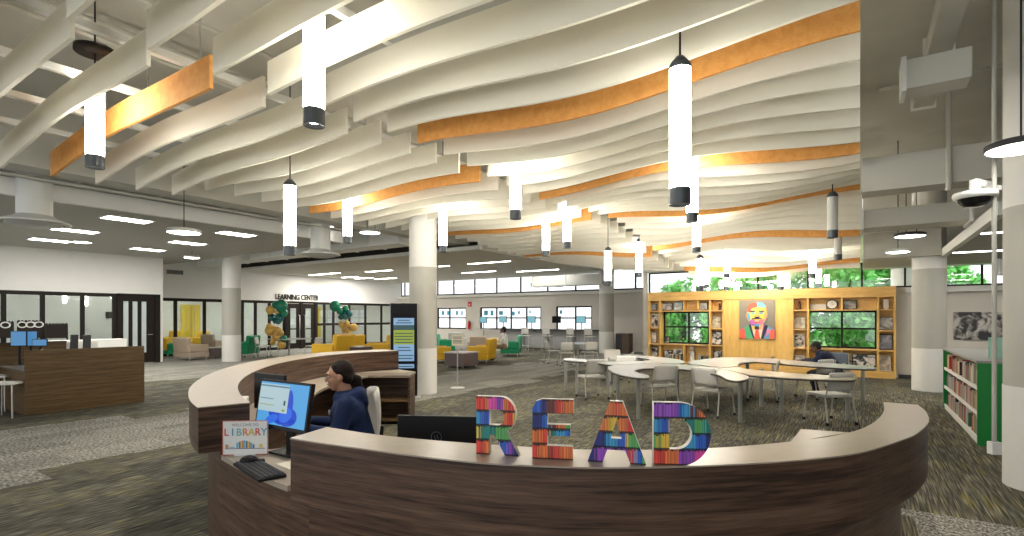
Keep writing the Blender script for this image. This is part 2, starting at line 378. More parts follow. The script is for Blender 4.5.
# --- wall B (learning centre) u=-24.3
UBW = -24.3
vB0, vB1 = vA1, VL
doorpx = (296, 317)
k = [V_at(p, UBW) for p in (176, 205, 242, 256, 269, 288)]
dv0, dv1 = V_at(286, UBW), V_at(316, UBW)
mb = MB(); mb.box(UBW-.15, UBW, vB0-.1, vB1, 2.46, 5.0); sb('wall_learning', mb, WALLG)
window(wn_, vB0-.1, dv0, 0, 2.46, UBW-.06, [V_at(p, UBW) for p in (176, 205, 243, 256, 270)], (), .13, GLASSI, DARKF, 'v'); wn_ += 1
window(wn_, dv1, vB1, 0, 2.46, UBW-.06, [V_at(p, UBW) for p in (325, 334, 350, 366, 382)], (1.25,), .13, GLASSI, DARKF, 'v'); wn_ += 1
dm = MB(); mid = (dv0+dv1)/2
for p in (dv0, mid, dv1): dm.box(UBW-.12, UBW+.03, p-.06, p+.06, 0, 2.46)
dm.box(UBW-.12, UBW+.03, dv0, dv1, 2.36, 2.46)
d = struct(dm.build('door_2', DARKF, rz=-TH), 'dark double door of the learning center with long steel handles')
for a, b, hs in ((dv0+.06, mid-.06, -1), (mid+.06, dv1-.06, 1)):
    lf = MB(); lf.box(UBW-.08, UBW-.02, a, a+.2, .02, 2.34); lf.box(UBW-.08, UBW-.02, b-.2, b, .02, 2.34); lf.box(UBW-.08, UBW-.02, a+.2, b-.2, .02, .3); lf.box(UBW-.08, UBW-.02, a+.2, b-.2, 2.1, 2.34)
    lf.box(UBW-.08, UBW-.02, a+.2, b-.2, 1.0, 1.06)
    l = lf.build('door_leaf', DARKF, d); g = MB(); g.box(UBW-.055, UBW-.05, a+.2, b-.2, .3, 2.1); g.build('glass_pane', GLASSI, l)
    hx = b-.1 if hs < 0 else a+.1
    hh = MB(); hh.tube([(UBW-.02, hx, .5), (UBW+.1, hx, .5), (UBW+.1, hx, 1.75), (UBW-.02, hx, 1.75)], .02, 8); hh.build('door_handle', STEEL, l)
# room behind wall B: pale back wall with yellow panels
mb = MB(); mb.box(UBW-5.2, UBW-5.05, vB0-.5, VL, 0, 3.4); mb.box(UBW-5.2, UBW-.2, vB0-.5, vB0-.35, 0, 3.4); mb.box(UBW-5.2, UBW-.2, VL, VL+.15, 0, 5.0); sb('wall_reading_room', mb, WALLG)
mb = MB(); mb.box(UBW-5.2, UBW-.16, vB0-.5, VL, 3.4, 3.5); sb('ceiling_reading_room', mb, WHITE)
YEL = mat('yellow_panel', (.75, .55, .05), .5); TEALP = mat('teal_panel', (.1, .35, .35), .5)
for i, (vv, ww) in enumerate([(V_at(p_, UBW-5), w_) for p_, w_ in ((181, .28), (186, .28), (190, .16), (194.5, .28), (314, .5), (353, .8))]):
    mb = MB(); mb.box(UBW-5.04, UBW-4.98, vv, vv+ww, .2, 2.3); o = mb.build('wall_panel', YEL, rz=-TH)
    tag(o, 'yellow wall panel seen through the learning center glass', 'panel', 'yellow panels behind the glass')
# --- soffits
mb = MB(); mb.box(-24.2, -12.3, -6, 9.8, ZS, ZS+.08); sb('ceiling_left', mb, CEILT)
mb = MB(); mb.box(-12.4, -12.28, -6, 9.8, ZS-.02, ZS+.28); sb('trim_%d' % tn, mb, WHITE); tn += 1
mb = MB(); mb.box(-24.2, -9.9, 13.0, VL, ZS, ZS+.1); sb('ceiling_far', mb, mat('pale_ceiling_panel', (.58, .55, .49), .8))
mb = MB(); mb.box(-9.95, -9.85, 13.0, VL, ZS-.03, ZS+.3); mb.box(-24.2, -9.9, 12.93, 13.0, ZS-.02, ZS+.1); sb('trim_%d' % tn, mb, WHITE); tn += 1
mb = MB(); mb.box(-24.3, -12.3, 13.3, 13.5, ZS+.1, 5.0); sb('wall_plenum_shade', mb, mat('plenum_shade', (.05, .05, .045), .9))  # near-black sheet stands in for the shade in the open plenum gap
# right soffit
sv0 = 9.0
mb = MB(); mb.box(1.55, 9, sv0, VB, 2.98, 3.06); sb('ceiling_right', mb, CEILT)
mb = MB(); mb.box(1.46, 1.55, sv0-.05, VB, 2.95, 3.12); sb('trim_%d' % tn, mb, WHITE); tn += 1
# --- columns
COLS = [('round column beside the information kiosk', 423, 395, .30, .98), ('round column at left in front of the armchairs', 231.5, 362, .32, .98),
        ('round column in front of the computer counter', 606.5, 353.5, .34, .98), ('round column just right of the wooden bookcase', 929, 392.5, .315, .95),
        ('nearest round column at the right edge', None, None, .32, .98), ('half hidden column behind the bookcase end', None, None, .26, 9)]
for lb, px, py, r, zs in COLS:
    if px: g = G(px, py); p = Vector((g.x, g.y+r)); p = Vector((g.x*(g.y+r)/g.y, g.y+r))
    elif r == .32: p = Vector((5.15, 5.0))
    else: p = W(U_at(902, VB+1.3), VB+1.3)
    o = empty('column', 'pale grey '+lb, 'column', (p.x, p.y, 0), 0)
    MB().cyl(0, 0, 0, zs, r, 40).build('column_base', PALEC, o); a = MB().cyl(0, 0, zs, 2.72, r*.985, 40).build('column_shaft', GREYC, o)
    MB().cyl(0, 0, 2.72, 5.0, r*.985, 40).build('column_top', PALEC, o)
    o['kind'] = 'structure'
# ================================================================ CEILING: baffles
def zbase(u, v):
    z = 3.68
    if v > 10.5:
        k = ((v-10.5)/6.1); z -= .80*k**1.5*max(0, min(1, (u+10.5)/6))
    return z
def amp(v): return .02+.055*max(0, min(1, (v-2.2)/2.0))
def zbot(u, v): return zbase(u, v)+amp(v)*math.cos(2*PI*(u/4.4+(v-4.45)/5.7))
def ztop(u, v): return zbase(u, v)+.29+.7*amp(v)*math.cos(2*PI*(u/4.4+(v-4.45)/5.7))
def baffle(u0, u1, v, m, left):
    n = 28; A = []; B = []; q_ = .6 if left else 1
    for i in range(n+1):
        u = u0+(u1-u0)*i/n; drop = 0
        if left and v < 4: drop = .16*max(0, (-6.6-u)/2.3)**1.4
        zb_ = zbase(u, v); A.append((u, zb_+(zbot(u, v)-zb_)*q_-drop)); B.append((u, zb_+.29+(ztop(u, v)-zb_-.29)*q_-drop*.8))
    th = .016; um = (u0+u1)/2; vs = []
    for (ua, za), (ub, zb) in zip(A, B): vs += [(ua-um, -th, za), (ua-um, th, za), (ub-um, th, zb), (ub-um, -th, zb)]
    fs = []
    for i in range(n): fs += [(i*4+k, (i+1)*4+k, (i+1)*4+(k+1) % 4, i*4+(k+1) % 4) for k in range(4)]
    fs += [(0, 1, 2, 3), (n*4+3, n*4+2, n*4+1, n*4)]
    mb = MB(); mb.add(vs, fs, False); o = mb.build('ceiling_baffle', m, loc=W(um, v, 0), rz=-TH)
    return o
nm = {6: 'nearest', 12: 'second', 18: 'third', 24: 'fourth', 30: 'farthest'}
for i in range(-4, 32):
    v = 1.735+.478*i; org = i in nm
    o = baffle(-4.45, 0, v, ORANGE if org else CREAM, False)
    if org: tag(o, 'orange wavy ceiling baffle, %s of those in the right-hand bank' % nm[i], 'baffle', 'orange ceiling baffles')
    else: tag(o, 'cream wavy ceiling baffle in the right-hand bank', 'baffle', 'cream baffles of the right-hand bank')
nl = {2: 'nearest', 10: 'second', 18: 'third', 26: 'farthest'}
for i in range(-3, 31):
    v = 1.36+.487*i; org = i in nl
    o = baffle(-8.9, -4.75, v, ORANGE if org else CREAM, True)
    if org: tag(o, 'orange wavy ceiling baffle, %s of those in the left-hand bank' % nl[i], 'baffle', 'orange ceiling baffles')
    else: tag(o, 'cream wavy ceiling baffle in the left-hand bank', 'baffle', 'cream baffles of the left-hand bank')
# support rails across the baffles, hung on rods
for u in (-1.0, -3.4, -5.3, -6.45, -7.6, -8.7):
    mb = MB(); mb.box(u-.035, u+.035, -2, 11.5, 4.02, 4.09)
    o = mb.build('support_rail', WHITE, rz=-TH); tag(o, 'white steel rail carrying the ceiling baffles', 'rail', 'rails above the baffles')
    [MB().tube([(u, vv, 4.09), (u, vv, 5.0)], .008, 6).build('hanger_rod', STEEL, o) for vv in (-1, 2.5, 5.5, 8.1, 11.2)]
# ---- pendants: px, bottom y, top y (or None), width px, lit
CAPM = mat('pendant_cap_metal', (.09, .10, .11), .35, metal=.5)
UNLIT = mat('unlit_diffuser', (.62, .62, .58), .4)
PEN = [(95, 168, 72, 20, 'short lit tube pendant hanging at far left under a dark canopy'),
 (314, 126, None, 22.5, 'large lit tube pendant left of centre reaching the top of the picture'),
 (290, 255, 184, 12.5, 'lit tube pendant hanging above the balloon columns'),
 (347.5, 243, None, 8.8, 'lit tube pendant just right of the rear duct diffuser'),
 (443, 252, None, 8.2, 'lit tube pendant over the kiosk column'),
 (515.5, 219, None, 11, 'lit tube pendant near the middle of the baffles'),
 (567, 248, None, 7.8, 'lit tube pendant beneath the third orange baffle of the left bank'),
 (546, 256, None, 7.2, 'small lit tube pendant left of the taller one near the middle'),
 (680, 205, 62, 22, 'largest nearest tube pendant in front of the orange baffle'),
 (692, 222, None, 11.5, 'lit tube pendant directly behind the largest pendant'),
 (696.5, 253, None, 8.2, 'lower lit tube pendant behind the largest pendant'),
 (608, 286, 250, 7, 'lit tube pendant in front of the far round column'),
 (700, 291, 258, 7, 'lit tube pendant hanging low over the left end of the bookcase'),
 (727, 278, None, 6.2, 'small lit tube pendant over the portrait panel'),
 (733, 282, None, 5.6, 'small lit tube pendant right of another over the portrait panel'),
 (832.5, 238, 196, 11, 'unlit grey tube pendant at right under the baffles'),
 (838, 260, None, 8.2, 'lit tube pendant below the unlit grey one'),
 (812.5, 278, None, 7.2, 'lit tube pendant over the right bookcase window'),
 (818.5, 287, None, 5.6, 'small lit tube pendant at the clerestory over the right window'),
 (639, 277, None, 6, 'small lit tube pendant beside the far clerestory'),
 (780.5, 290, None, 5.6, 'small lit tube pendant right of the portrait panel at the clerestory'),
 (706, 288, None, 5.6, 'small lit tube pendant right of the low one above the bookcase'),
 (726, 290, None, 5.0, 'smallest lit tube pendant above the left edge of the portrait panel')]
for px, yb, yt, w, lb in PEN:
    D = .15*F/w*math.hypot(1, (px-512)/F); X = (px-512)/F*D; zb = Z_at(yb, D); L = (yb-yt)*D/F if yt else .92
    uu, vv = UV(X, D)
    if vv > 16.3: D -= .8; X = (px-512)/F*D; zb = Z_at(yb, D); uu, vv = UV(X, D)
    # slide sideways so the cord hangs between two baffles
    pv0, pp = (1.36, .487) if uu < -4.6 else (1.735, .478)
    k = math.floor((vv-pv0)/pp); vv = pv0+(k+.5)*pp
    if uu > -.1: uu = -.1
    p = W(uu, vv); sc = p.y/D; D = p.y; p.x = (px-512)/F*D; zb = Z_at(yb, D)
    o = empty('pendant_light', lb, 'pendant light', (p.x, D, 0), -TH, 'tube pendants')
    r = .075
    MB().cyl(0, 0, zb+.12, zb+L, r, 20).build('diffuser', UNLIT if 'unlit' in lb else LAMP, o)
    c = MB(); c.tube([(0, 0, zb), (0, 0, zb+.12)], r*1.04, 20, False); c.lathe([(r*1.04, 0), (r*.8, 0), (r*.75, .03), (0, .03)], (0, 0, zb), 20); c.build('lower_cap', CAPM, o)
    if 'unlit' not in lb: c = MB(); c.lathe([(r*.55, .028), (0, .026)], (0, 0, zb), 16); c.build('downlight', LAMP, o)
    c = MB(); c.lathe([(0, .07), (.03, .065), (r*.9, .02), (r*1.05, 0), (r*1.05, -.03)], (0, 0, zb+L), 20); c.build('upper_cap', CAPM, o)
    ztop_ = 5.0
    if w > 6.9 and 'unlit' not in lb: sp_ = bpy.data.lights.new('downlight', 'SPOT'); sp_.energy = 55; sp_.color = (1, .93, .82); sp_.spot_size = 2.2; sp_.spot_blend = .8; sp_.shadow_soft_size = .05; so_ = bpy.data.objects.new('downlight_lamp', sp_); C.objects.link(so_); so_.location = (p.x, D, zb-.03)
    MB().tube([(0, 0, zb+L+.05), (0, 0, ztop_)], .008, 6).build('cord', BLACK, o)
    if px == 95: c = MB(); c.lathe([(0, 0), (.17, 0), (.17, .05), (0, .05)], (0, 0, 4.25), 28); c.build('canopy', DARKF, o)
# ---- disc pendants
def disc(px, py, w, lb, dia=.46, n=2, ztop=5.0):
    D = dia*F/w; X = (px-512)/F*D; z = Z_at(py, D)
    o = empty('disc_pendant', lb, 'pendant light', (X, D, z), 0, 'round disc pendants'); r = dia/2
    c = MB(); c.lathe([(r, 0), (r, .05), (r*.9, .06), (0, .06)], (0, 0, 0), 32); c.build('rim', DGREY if px > 900 else METAL, o)
    c = MB(); c.lathe([(r*.95, .002), (r*.7, -.008), (0, -.012)], (0, 0, 0), 32); c.build('diffuser', LAMP2, o)
    c = MB(); [c.tube([(x, 0, .06), (x, 0, ztop-z)], .007, 6) for x in ((-r*.3, r*.5) if n == 2 else (0,))]; c.build('suspension_cord', BLACK, o)
disc(184, 233, 30, 'round disc pendant below the left soffit edge', n=1); disc(370, 233, 20, 'round disc pendant left of the kiosk column'); disc(325, 227, 17, 'round disc pendant partly behind a tube pendant')
disc(910, 236.5, 26, 'nearer of the two round disc pendants beside the bookcase column', n=2, ztop=4.35); disc(898, 252.5, 20, 'farther of the two round disc pendants beside the bookcase column', n=1, dia=.38)
disc(1021, 149, 56, 'large round disc pendant at the right edge', n=1); disc(81.5, 242.5, 16, 'small round disc pendant against the left office wall', n=1, ztop=ZS)
disc(192, 258, 14, 'small round disc pendant above the left column', n=1)
LIN = []
# ---- recessed lights in the soffit
for (u, v, lb) in [(-13.4, 4.8, 'nearest bright panel light in the left soffit'), (-16.2, 4.7, 'middle panel light of the nearer soffit row'), (-18.8, 4.9, 'far left panel light close to the office wall'),
                   (-13.4, 7.2, 'panel light of the farther soffit row nearest the baffles'), (-16.2, 7.3, 'middle panel light of the farther soffit row'), (-18.8, 7.3, 'panel light of the farther row close to the office wall')]:
    o = empty('ceiling_light', lb, 'ceiling light', W(u, v, ZS), -TH, 'panel lights in the left soffit')
    MB().box(-.24, .24, -.42, .42, -.012, -.001).build('diffuser', LAMP2, o)
    f = MB(); f.box(-.27, .27, -.45, -.42, -.016, 0); f.box(-.27, .27, .42, .45, -.016, 0); f.box(-.27, -.24, -.42, .42, -.016, 0); f.box(.24, .27, -.42, .42, -.016, 0); f.build('frame', WHITE, o)
for i, (x0, x1, y) in enumerate([(285, 309, 276), (316, 344, 273.5), (361, 396, 271), (309, 330, 281.5), (337, 361, 280), (371, 400, 278.5), (464, 513, 262.5), (459, 498, 272), (514, 560, 270.5), (438, 450, 266)]):
    y = min(y, 279); a = G((x0+x1)/2, HZ-(HZ-y), ZS); D = (ZS-CH)*F/(HZ-y); X = ((x0+x1)/2-512)/F*D; u, v = UV(X, D)
    if v > VL-.4 or u > -11.2 or u < -23: v = min(v, VL-1); u = max(-22.8, min(u, -11.4))
    if v < 13.4: v = 13.6
    L = min((x1-x0)*D/F*1.05, 2.4); p = W(u, v, ZS); LIN.append((u, v, L))
    o = empty('linear_ceiling_light', 'slim linear light recessed in the far pale ceiling', 'ceiling light', p, -TH, 'linear lights in the far ceiling')
    MB().box(-L/2, L/2, -.06, .06, -.014, -.002).build('diffuser', LAMP2, o); MB().box(-L/2-.02, L/2+.02, -.08, .08, -.003, 0).build('frame', WHITE, o)
for v, lb in ((11.0, 'front linear light under the right soffit'), (14.0, 'rear linear light under the right soffit')):
    o = empty('linear_ceiling_light', lb, 'ceiling light', W(3.1, v, 2.98), -TH); MB().box(-1.5, 1.5, -.05, .05, -.012, -.002).build('diffuser', LAMP2, o); MB().box(-1.53, 1.53, -.07, .07, -.003, 0).build('frame', WHITE, o)
# ---- round supply ducts ending in cone diffusers
for px, w, yd, zt, lb in ((34.5, 38, 222, 4.4, 'fat white round duct with flared diffuser at far left'), (320.5, 20, 254, 5.0, 'white round duct with flared diffuser behind the baffles')):
    D = .5*F/w*math.hypot(1, (px-512)/F); X = (px-512)/F*D; z = Z_at(yd, D)
    o = empty('round_duct', lb, 'duct', (X, D, 0)); MB().cyl(0, 0, z+.06, zt, .25, 32).build('duct_pipe', WHITE, o)
    c = MB(); c.lathe([(.25, .12), (.32, .07), (.5, .0), (.52, -.02), (.47, -.03), (.45, 0), (.25, .06)], (0, 0, z), 36); c.build('diffuser_cone', WHITE, o)
    c = MB(); c.lathe([(.40, -.02), (.38, -.06), (.25, -.09), (0, -.1)], (0, 0, z), 36); c.build('diffuser_plate', METAL, o)
# ---- rectangular ducts
def duct(u0, u1, v0, v1, z0, z1, lb, m=None, flg=True):
    o = tag(MB().box(u0, u1, v0, v1, z0, z1).build('air_duct', m or METAL, rz=-TH, bevel=.01), lb, 'duct')
    L = max(u1-u0, v1-v0); n = int(L/1.3); e = .025
    for i in range(n+1):
        f = MB()
        if u1-u0 > v1-v0: x = u0+(u1-u0)*i/max(n, 1); f.box(x-.02, x+.02, v0-e, v1+e, z0-e, z1+e)
        else: x = v0+(v1-v0)*i/max(n, 1); f.box(u0-e, u1+e, x-.02, x+.02, z0-e, z1+e)
        f.build('flange', WHITE, o)
    return o
duct(-23.5, -11.4, 11.0, 11.7, 3.85, 4.42, 'long white rectangular duct above the far ceiling edge', WHITE)
duct(-12.1, -11.35, 2.2, 8.9, 4.15, 4.6, 'rectangular duct running above the left soffit edge')
p = UV(*G(610, 352).xy)
duct(-13.2, -9.6, VL-2.1, VL-1.5, 3.12, 3.6, 'grey rectangular duct in front of the far clerestory')
duct(2.6, 3.8, 15.9, 16.5, 2.62, 2.97, 'boxy grey duct hanging in front of the right clerestory')
duct(.55, .75, 2.0, 8.2, 4.25, 4.42, 'narrow grey channel running along the right open ceiling', BEAM)
duct(.35, .85, 6.25, 6.55, 3.84, 4.12, 'small grey box hanging under the channel at right', BEAM)
duct(.03, 1.4, 10.4, 11.0, 3.12, 3.42, 'grey duct behind the large right beam', BEAM)
# pipes along the open ceiling
for i, (pts, r, lb) in enumerate([
    ([(.75, -1, 4.75), (.75, 8.2, 4.75)], .03, 'thin grey conduit beside the right duct'), ([(1.5, -1, 4.7), (1.5, 8.2, 4.7)], .05, 'grey pipe running under the deck at right'),
    ([(.9, 8.26, 3.2), (.9, 8.26, 4.4)], .03, 'short vertical conduit on the large right beam'), ([(.2, 8.0, 4.5), (9, 8.0, 4.5)], .03, 'horizontal conduit above the large right beam'),
    ([(-11.9, 1, 4.06), (-11.9, 9, 4.06)], .04, 'pale pipe above the left soffit edge'), ([(-11.5, 1, 3.98), (-11.5, 9.1, 3.98)], .025, 'thin pale pipe beside the soffit edge'),
    ([(-6.9, -2, 4.85), (-6.9, 11, 4.85)], .045, 'painted pipe above the left baffles'), ([(-7.15, -2, 4.8), (-7.15, 11, 4.8)], .03, 'second painted pipe above the left baffles'),
    ([(-5.9, -2, 4.7), (-5.9, 3, 4.8), (-6.3, 9, 4.8)], .02, 'slack white cable above the left baffles'), ([(-12, 12.2, 4.1), (-1, 12.2, 4.35)], .03, 'pipe across the ceiling before the far soffit')]):
    tag(MB().tube(pts, r, 8).build('ceiling_pipe', BEAM, rz=-TH), lb, 'pipe')
# air grille on the recessed wall, fire camera etc
o = tag(MB().box(UBW+.002, UBW+.03, V_at(166.5, UBW), V_at(183, UBW), 3.46, 3.66).build('air_grille', METAL, rz=-TH), 'grey air grille high on the recessed left wall', 'vent')
f = MB(); a, b = V_at(166.5, UBW), V_at(183, UBW); [f.box(UBW+.03, UBW+.04, a+(b-a)*i/14, a+(b-a)*i/14+.03, 3.48, 3.64) for i in range(14)]; f.build('louvre_panel', DGREY, o)
# ---- security camera on the near right column
D = 4.75; cx, cz = (975-512)/F*D, Z_at(207, D)
o = empty('security_camera', 'white dome security camera with black dome on a column arm', 'camera', (cx, D, cz)); o.scale = (.82,)*3
c = MB(); c.lathe([(0, .2), (.06, .19), (.19, .16), (.2, .13), (.19, .10), (.16, .09)], (0, 0, 0), 28); c.build('housing', WHITE, o)
c = MB(); c.lathe([(.16, .1), (.15, .06), (.1, .01), (0, 0)], (0, 0, 0), 28); c.build('dome', mat('smoked_dome', (.01, .01, .01), .08), o)
c = MB(); c.cyl(0, 0, .18, .30, .05, 16); c.tube([(0, 0, .28), (.24, .04, .245)], .042, 12); c.cb((.2, .03, .21), (.14, .12, .05)); c.build('arm', WHITE, o)
# wire mould down the near column
D = 4.62; x = (999.5-512)/F*D
o = empty('power_pole', 'slim grey conduit running down beside the near right column', 'conduit', (x, D+.05, 0))
MB().cyl(0, 0, .46, 5.0, .018, 10).build('pole', GREYC, o); MB().box(-.04, .04, -.03, .03, .42, .53).build('outlet_box', WHITE, o)
# lighter ceiling fixtures gone; real lamps reinforcing the fixtures
def area(u, v, z, sx, sy, p, col=(1, .96, .88), name='lamp'):
    l = bpy.data.lights.new(name, 'AREA'); l.shape = 'RECTANGLE'; l.size = sx; l.size_y = sy; l.energy = p; l.color = col
    o = bpy.data.objects.new(name, l); C.objects.link(o); o.location = W(u, v, z); o.rotation_euler = (0, 0, -TH); return o
# ================================================================ RECEPTION DESK
ZT = 1.07
P = lambda L, z: [G(a, b, z).xy for a, b in L]
near_o = catmull(P([(290, 438), (325, 443.3), (360, 448), (400, 453.5), (450, 459.5), (500, 463.8), (579, 467), (650, 467), (720, 464.7), (790, 460.5), (858, 452.8), (905.7, 438.5), (920, 431), (928.8, 421), (926, 411.6), (918, 404.7)], ZT), 72)
near_i = catmull(P([(327, 427), (380, 435), (450, 441.5), (523, 446.5), (579, 449.3), (650, 449.7), (712, 448), (760, 444.5), (795, 441), (835, 435.5), (862, 428.5), (878, 419), (884, 410), (883.5, 402)], ZT), 72)
wing_o = catmull(P([(197.6, 407.4), (190.5, 401), (188.3, 393), (191, 386), (199.5, 379), (212, 372.8), (229, 367), (250, 362), (277.7, 357.3), (310, 353.5), (345, 351), (383, 349.2)], ZT), 60)
wing_i = offset(wing_o, lambda t: -(.31+.24*t))
# desk of the near side
desk = empty('reception_desk', 'curved walnut reception desk with pale laminate ledge in the foreground', 'desk', (0, 0, 0))
MB().strip(near_o, near_i, ZT-.006, ZT).build('ledge_top', TOPM, desk)['label'] = 'pale laminate ledge'
nrm = 1
def inner(o_, i_, a, b): return [o.lerp(i, a) for o, i in zip(o_, i_)], [o.lerp(i, b) for o, i in zip(o_, i_)]
def off_in(P_, Q_, d): return [p+(q-p).normalized()*d for p, q in zip(P_, Q_)]
MB().strip(off_in(near_o, near_i, .004), off_in(near_i, near_o, .004), .77, ZT-.0065).build('apron_panel', WALNUT, desk)
MB().strip(off_in(near_o, near_i, .13), off_in(near_i, near_o, .01), .0, .769).build('base_panel', WALNUT, desk)
tr = P([(790, 442.3), (801, 429), (849, 432.3)], ZT)
MB().prism(tr, ZT-.03, ZT-.0005).build('ledge_return', TOPM, desk)
wk_i = offset(near_i, .0); wk_o = off_in(near_i, near_o, -.004)
wkin = off_in(near_i, near_o, -.5)
MB().strip(wk_o[:34], wkin[:34], .72, .75).build('worktop', TOPM, desk)
# the wing at left and behind
wing = empty('reception_desk', 'far curved wing of the reception desk sweeping behind the seated worker', 'desk', (0, 0, 0))
MB().strip(wing_o, wing_i, ZT-.006, ZT).build('ledge_top', TOPM, wing)['label'] = 'pale laminate ledge'
MB().strip(off_in(wing_o, wing_i, .004), off_in(wing_i, wing_o, .004), .77, ZT-.0065).build('apron_panel', WALNUT, wing)
MB().strip(off_in(wing_o, wing_i, .13), off_in(wing_i, wing_o, .01), 0, .769).build('base_panel', WALNUT, wing)
wo2 = off_in(wing_i, wing_o, -.004); wi2 = off_in(wing_i, wing_o, -.55)
MB().strip(wo2[8:], wi2[8:], .72, .75).build('worktop', TOPM, wing)
# low worktop bridging the gap
gp = P([(221, 455), (235, 463), (250.8, 471), (270, 479.5), (287.5, 486)], .75)
a0 = off_in(wing_o, wing_i, .13)[0]; b0 = off_in(near_o, near_i, .13)[0]
go = catmull([gp[0]]+gp[1:], 20); cen = Vector((.41, 4.76)); gi = [p+(cen-p).normalized()*.72 for p in go]
gap = empty('low_counter', 'low curved counter with keyboard between the two ledges', 'counter', (0, 0, 0))
MB().strip(go, gi, .72, .75).build('worktop', TOPM, gap)
nb = off_in(near_o, near_i, .135)
fp = catmull([a0.lerp(a0, 1)]+[p+(cen-p).normalized()*.012 for p in gp]+[nb[5], nb[10]], 34)
MB().strip(fp, [p+(cen-p).normalized()*.2 for p in fp], 0, .719).build('front_panel', WALNUT, gap)
# low shelf unit behind the worker
o = empty('low_bookcase', 'low walnut shelf unit with empty shelves behind the worker', 'bookcase', (-2.05, 7.95, 0))
x0, x1 = -.5, .49
MB().box(x0, x1, 0, .42, .72, .755).build('top', mat('shelf_top_laminate', (.22, .17, .13), .4), o)
c = MB(); c.box(x0, x0+.03, .01, .41, 0, .72); c.box(x1-.03, x1, .01, .41, 0, .72); c.box(x0+.03, x1-.03, .39, .41, 0, .72); c.build('carcass', WALNUT, o)
c = MB(); c.box(x0+.03, x1-.03, .02, .39, .35, .38); c.build('shelf', WALNUT2, o); MB().box(x0+.03, x1-.03, .02, .39, .05, .08).build('shelf', WALNUT2, o)
# ---------------------------------------------------------------- READ letters
def bookface(name, rows, w, h):
    m, t, b = newmat(name); N, L = t.nodes, t.links
    tc = N.new('ShaderNodeTexCoord'); sp = N.new('ShaderNodeSeparateXYZ'); L.new(tc.outputs['Object'], sp.inputs[0])
    def mt(op, a, b_=None):
        n = N.new('ShaderNodeMath'); n.operation = op
        for i, x in enumerate((a, b_)):
            if x is None: continue
            if isinstance(x, (int, float)): n.inputs[i].default_value = x
            else: L.new(x, n.inputs[i])
        return n.outputs[0]
    xf = mt('DIVIDE', sp.outputs[0], w); zf = mt('MULTIPLY', mt('SUBTRACT', 1.0, mt('DIVIDE', sp.outputs[2], h)), 4.0)
    row = mt('FLOOR', zf); fr = mt('FRACT', zf)
    q = mt('FLOOR', mt('MULTIPLY', sp.outputs[0], 230)); wn = N.new('ShaderNodeTexWhiteNoise'); wn.noise_dimensions = '2D'
    cv = N.new('ShaderNodeCombineXYZ'); L.new(q, cv.inputs[0]); L.new(row, cv.inputs[1]); L.new(cv.outputs[0], wn.inputs['Vector'])
    xj = mt('ADD', xf, mt('MULTIPLY', mt('SUBTRACT', wn.outputs['Value'], .5), .12))
    prev = None
    for r, stops in enumerate(rows):
        cr = N.new('ShaderNodeValToRGB'); cr.color_ramp.interpolation = 'CONSTANT'; e = cr.color_ramp.elements
        e[0].position = 0; e[0].color = (*stops[0][1], 1); e[1].position = stops[1][0]; e[1].color = (*stops[1][1], 1)
        for p, c in stops[2:]: k = e.new(p); k.color = (*c, 1)
        L.new(xj, cr.inputs['Fac'])
        if prev is None: prev = cr.outputs['Color']
        else:
            mx = N.new('ShaderNodeMix'); mx.data_type = 'RGBA'; L.new(mt('GREATER_THAN', row, r-.5), mx.inputs['Factor']); L.new(prev, mx.inputs['A']); L.new(cr.outputs['Color'], mx.inputs['B']); prev = mx.outputs['Result']
    # spine brightness variation and shelf lines
    n2 = N.new('ShaderNodeTexWhiteNoise'); n2.noise_dimensions = '2D'; cv2 = N.new('ShaderNodeCombineXYZ'); L.new(mt('FLOOR', mt('MULTIPLY', sp.outputs[0], 520)), cv2.inputs[0]); L.new(row, cv2.inputs[1]); L.new(cv2.outputs[0], n2.inputs['Vector'])
    br = mt('ADD', mt('MULTIPLY', n2.outputs['Value'], .75), .5)
    sh = mt('LESS_THAN', fr, .9); top = mt('GREATER_THAN', fr, mt('MULTIPLY', wn.outputs['Value'], .16))
    br = mt('MULTIPLY', br, mt('ADD', mt('MULTIPLY', mt('MULTIPLY', sh, top), .9), .1))
    cc = N.new('ShaderNodeCombineXYZ'); [L.new(br, cc.inputs[i]) for i in range(3)]
    mx = N.new('ShaderNodeMix'); mx.data_type = 'RGBA'; mx.blend_type = 'MULTIPLY'; mx.inputs['Factor'].default_value = 1; L.new(prev, mx.inputs['A']); L.new(cc.outputs[0], mx.inputs['B'])
    L.new(mx.outputs['Result'], b.inputs['Base Color']); b.inputs['Roughness'].default_value = .4
    return m
RED, ORG, YLW, GRN, TEA, BLU, NAV, CYA, PUR, PNK, BRN = (.80, .06, .04), (.85, .20, .05), (.80, .55, .06), (.12, .45, .12), (.02, .25, .22), (.03, .13, .60), (.02, .03, .20), (.05, .38, .70), (.30, .07, .50), (.80, .08, .40), (.16, .04, .03)
def curve_mesh(name, splines, ext):
    cu = bpy.data.curves.new(name, 'CURVE'); cu.dimensions = '2D'; cu.fill_mode = 'BOTH'; cu.extrude = ext
    for pts in splines:
        s = cu.splines.new('POLY'); s.points.add(len(pts)-1); s.use_cyclic_u = True
        for q, p in zip(s.points, pts): q.co = (p[0], p[1], 0, 1)
    t = bpy.data.objects.new('tmp', cu); C.objects.link(t); dg = bpy.context.evaluated_depsgraph_get(); me = bpy.data.meshes.new_from_object(t.evaluated_get(dg)); bpy.data.objects.remove(t); return me
def arc(cx, cy, rx, ry, a0, a1, n=14): return [(cx+rx*math.cos(math.radians(a0+(a1-a0)*i/n)), cy+ry*math.sin(math.radians(a0+(a1-a0)*i/n))) for i in range(n+1)]
H = .245
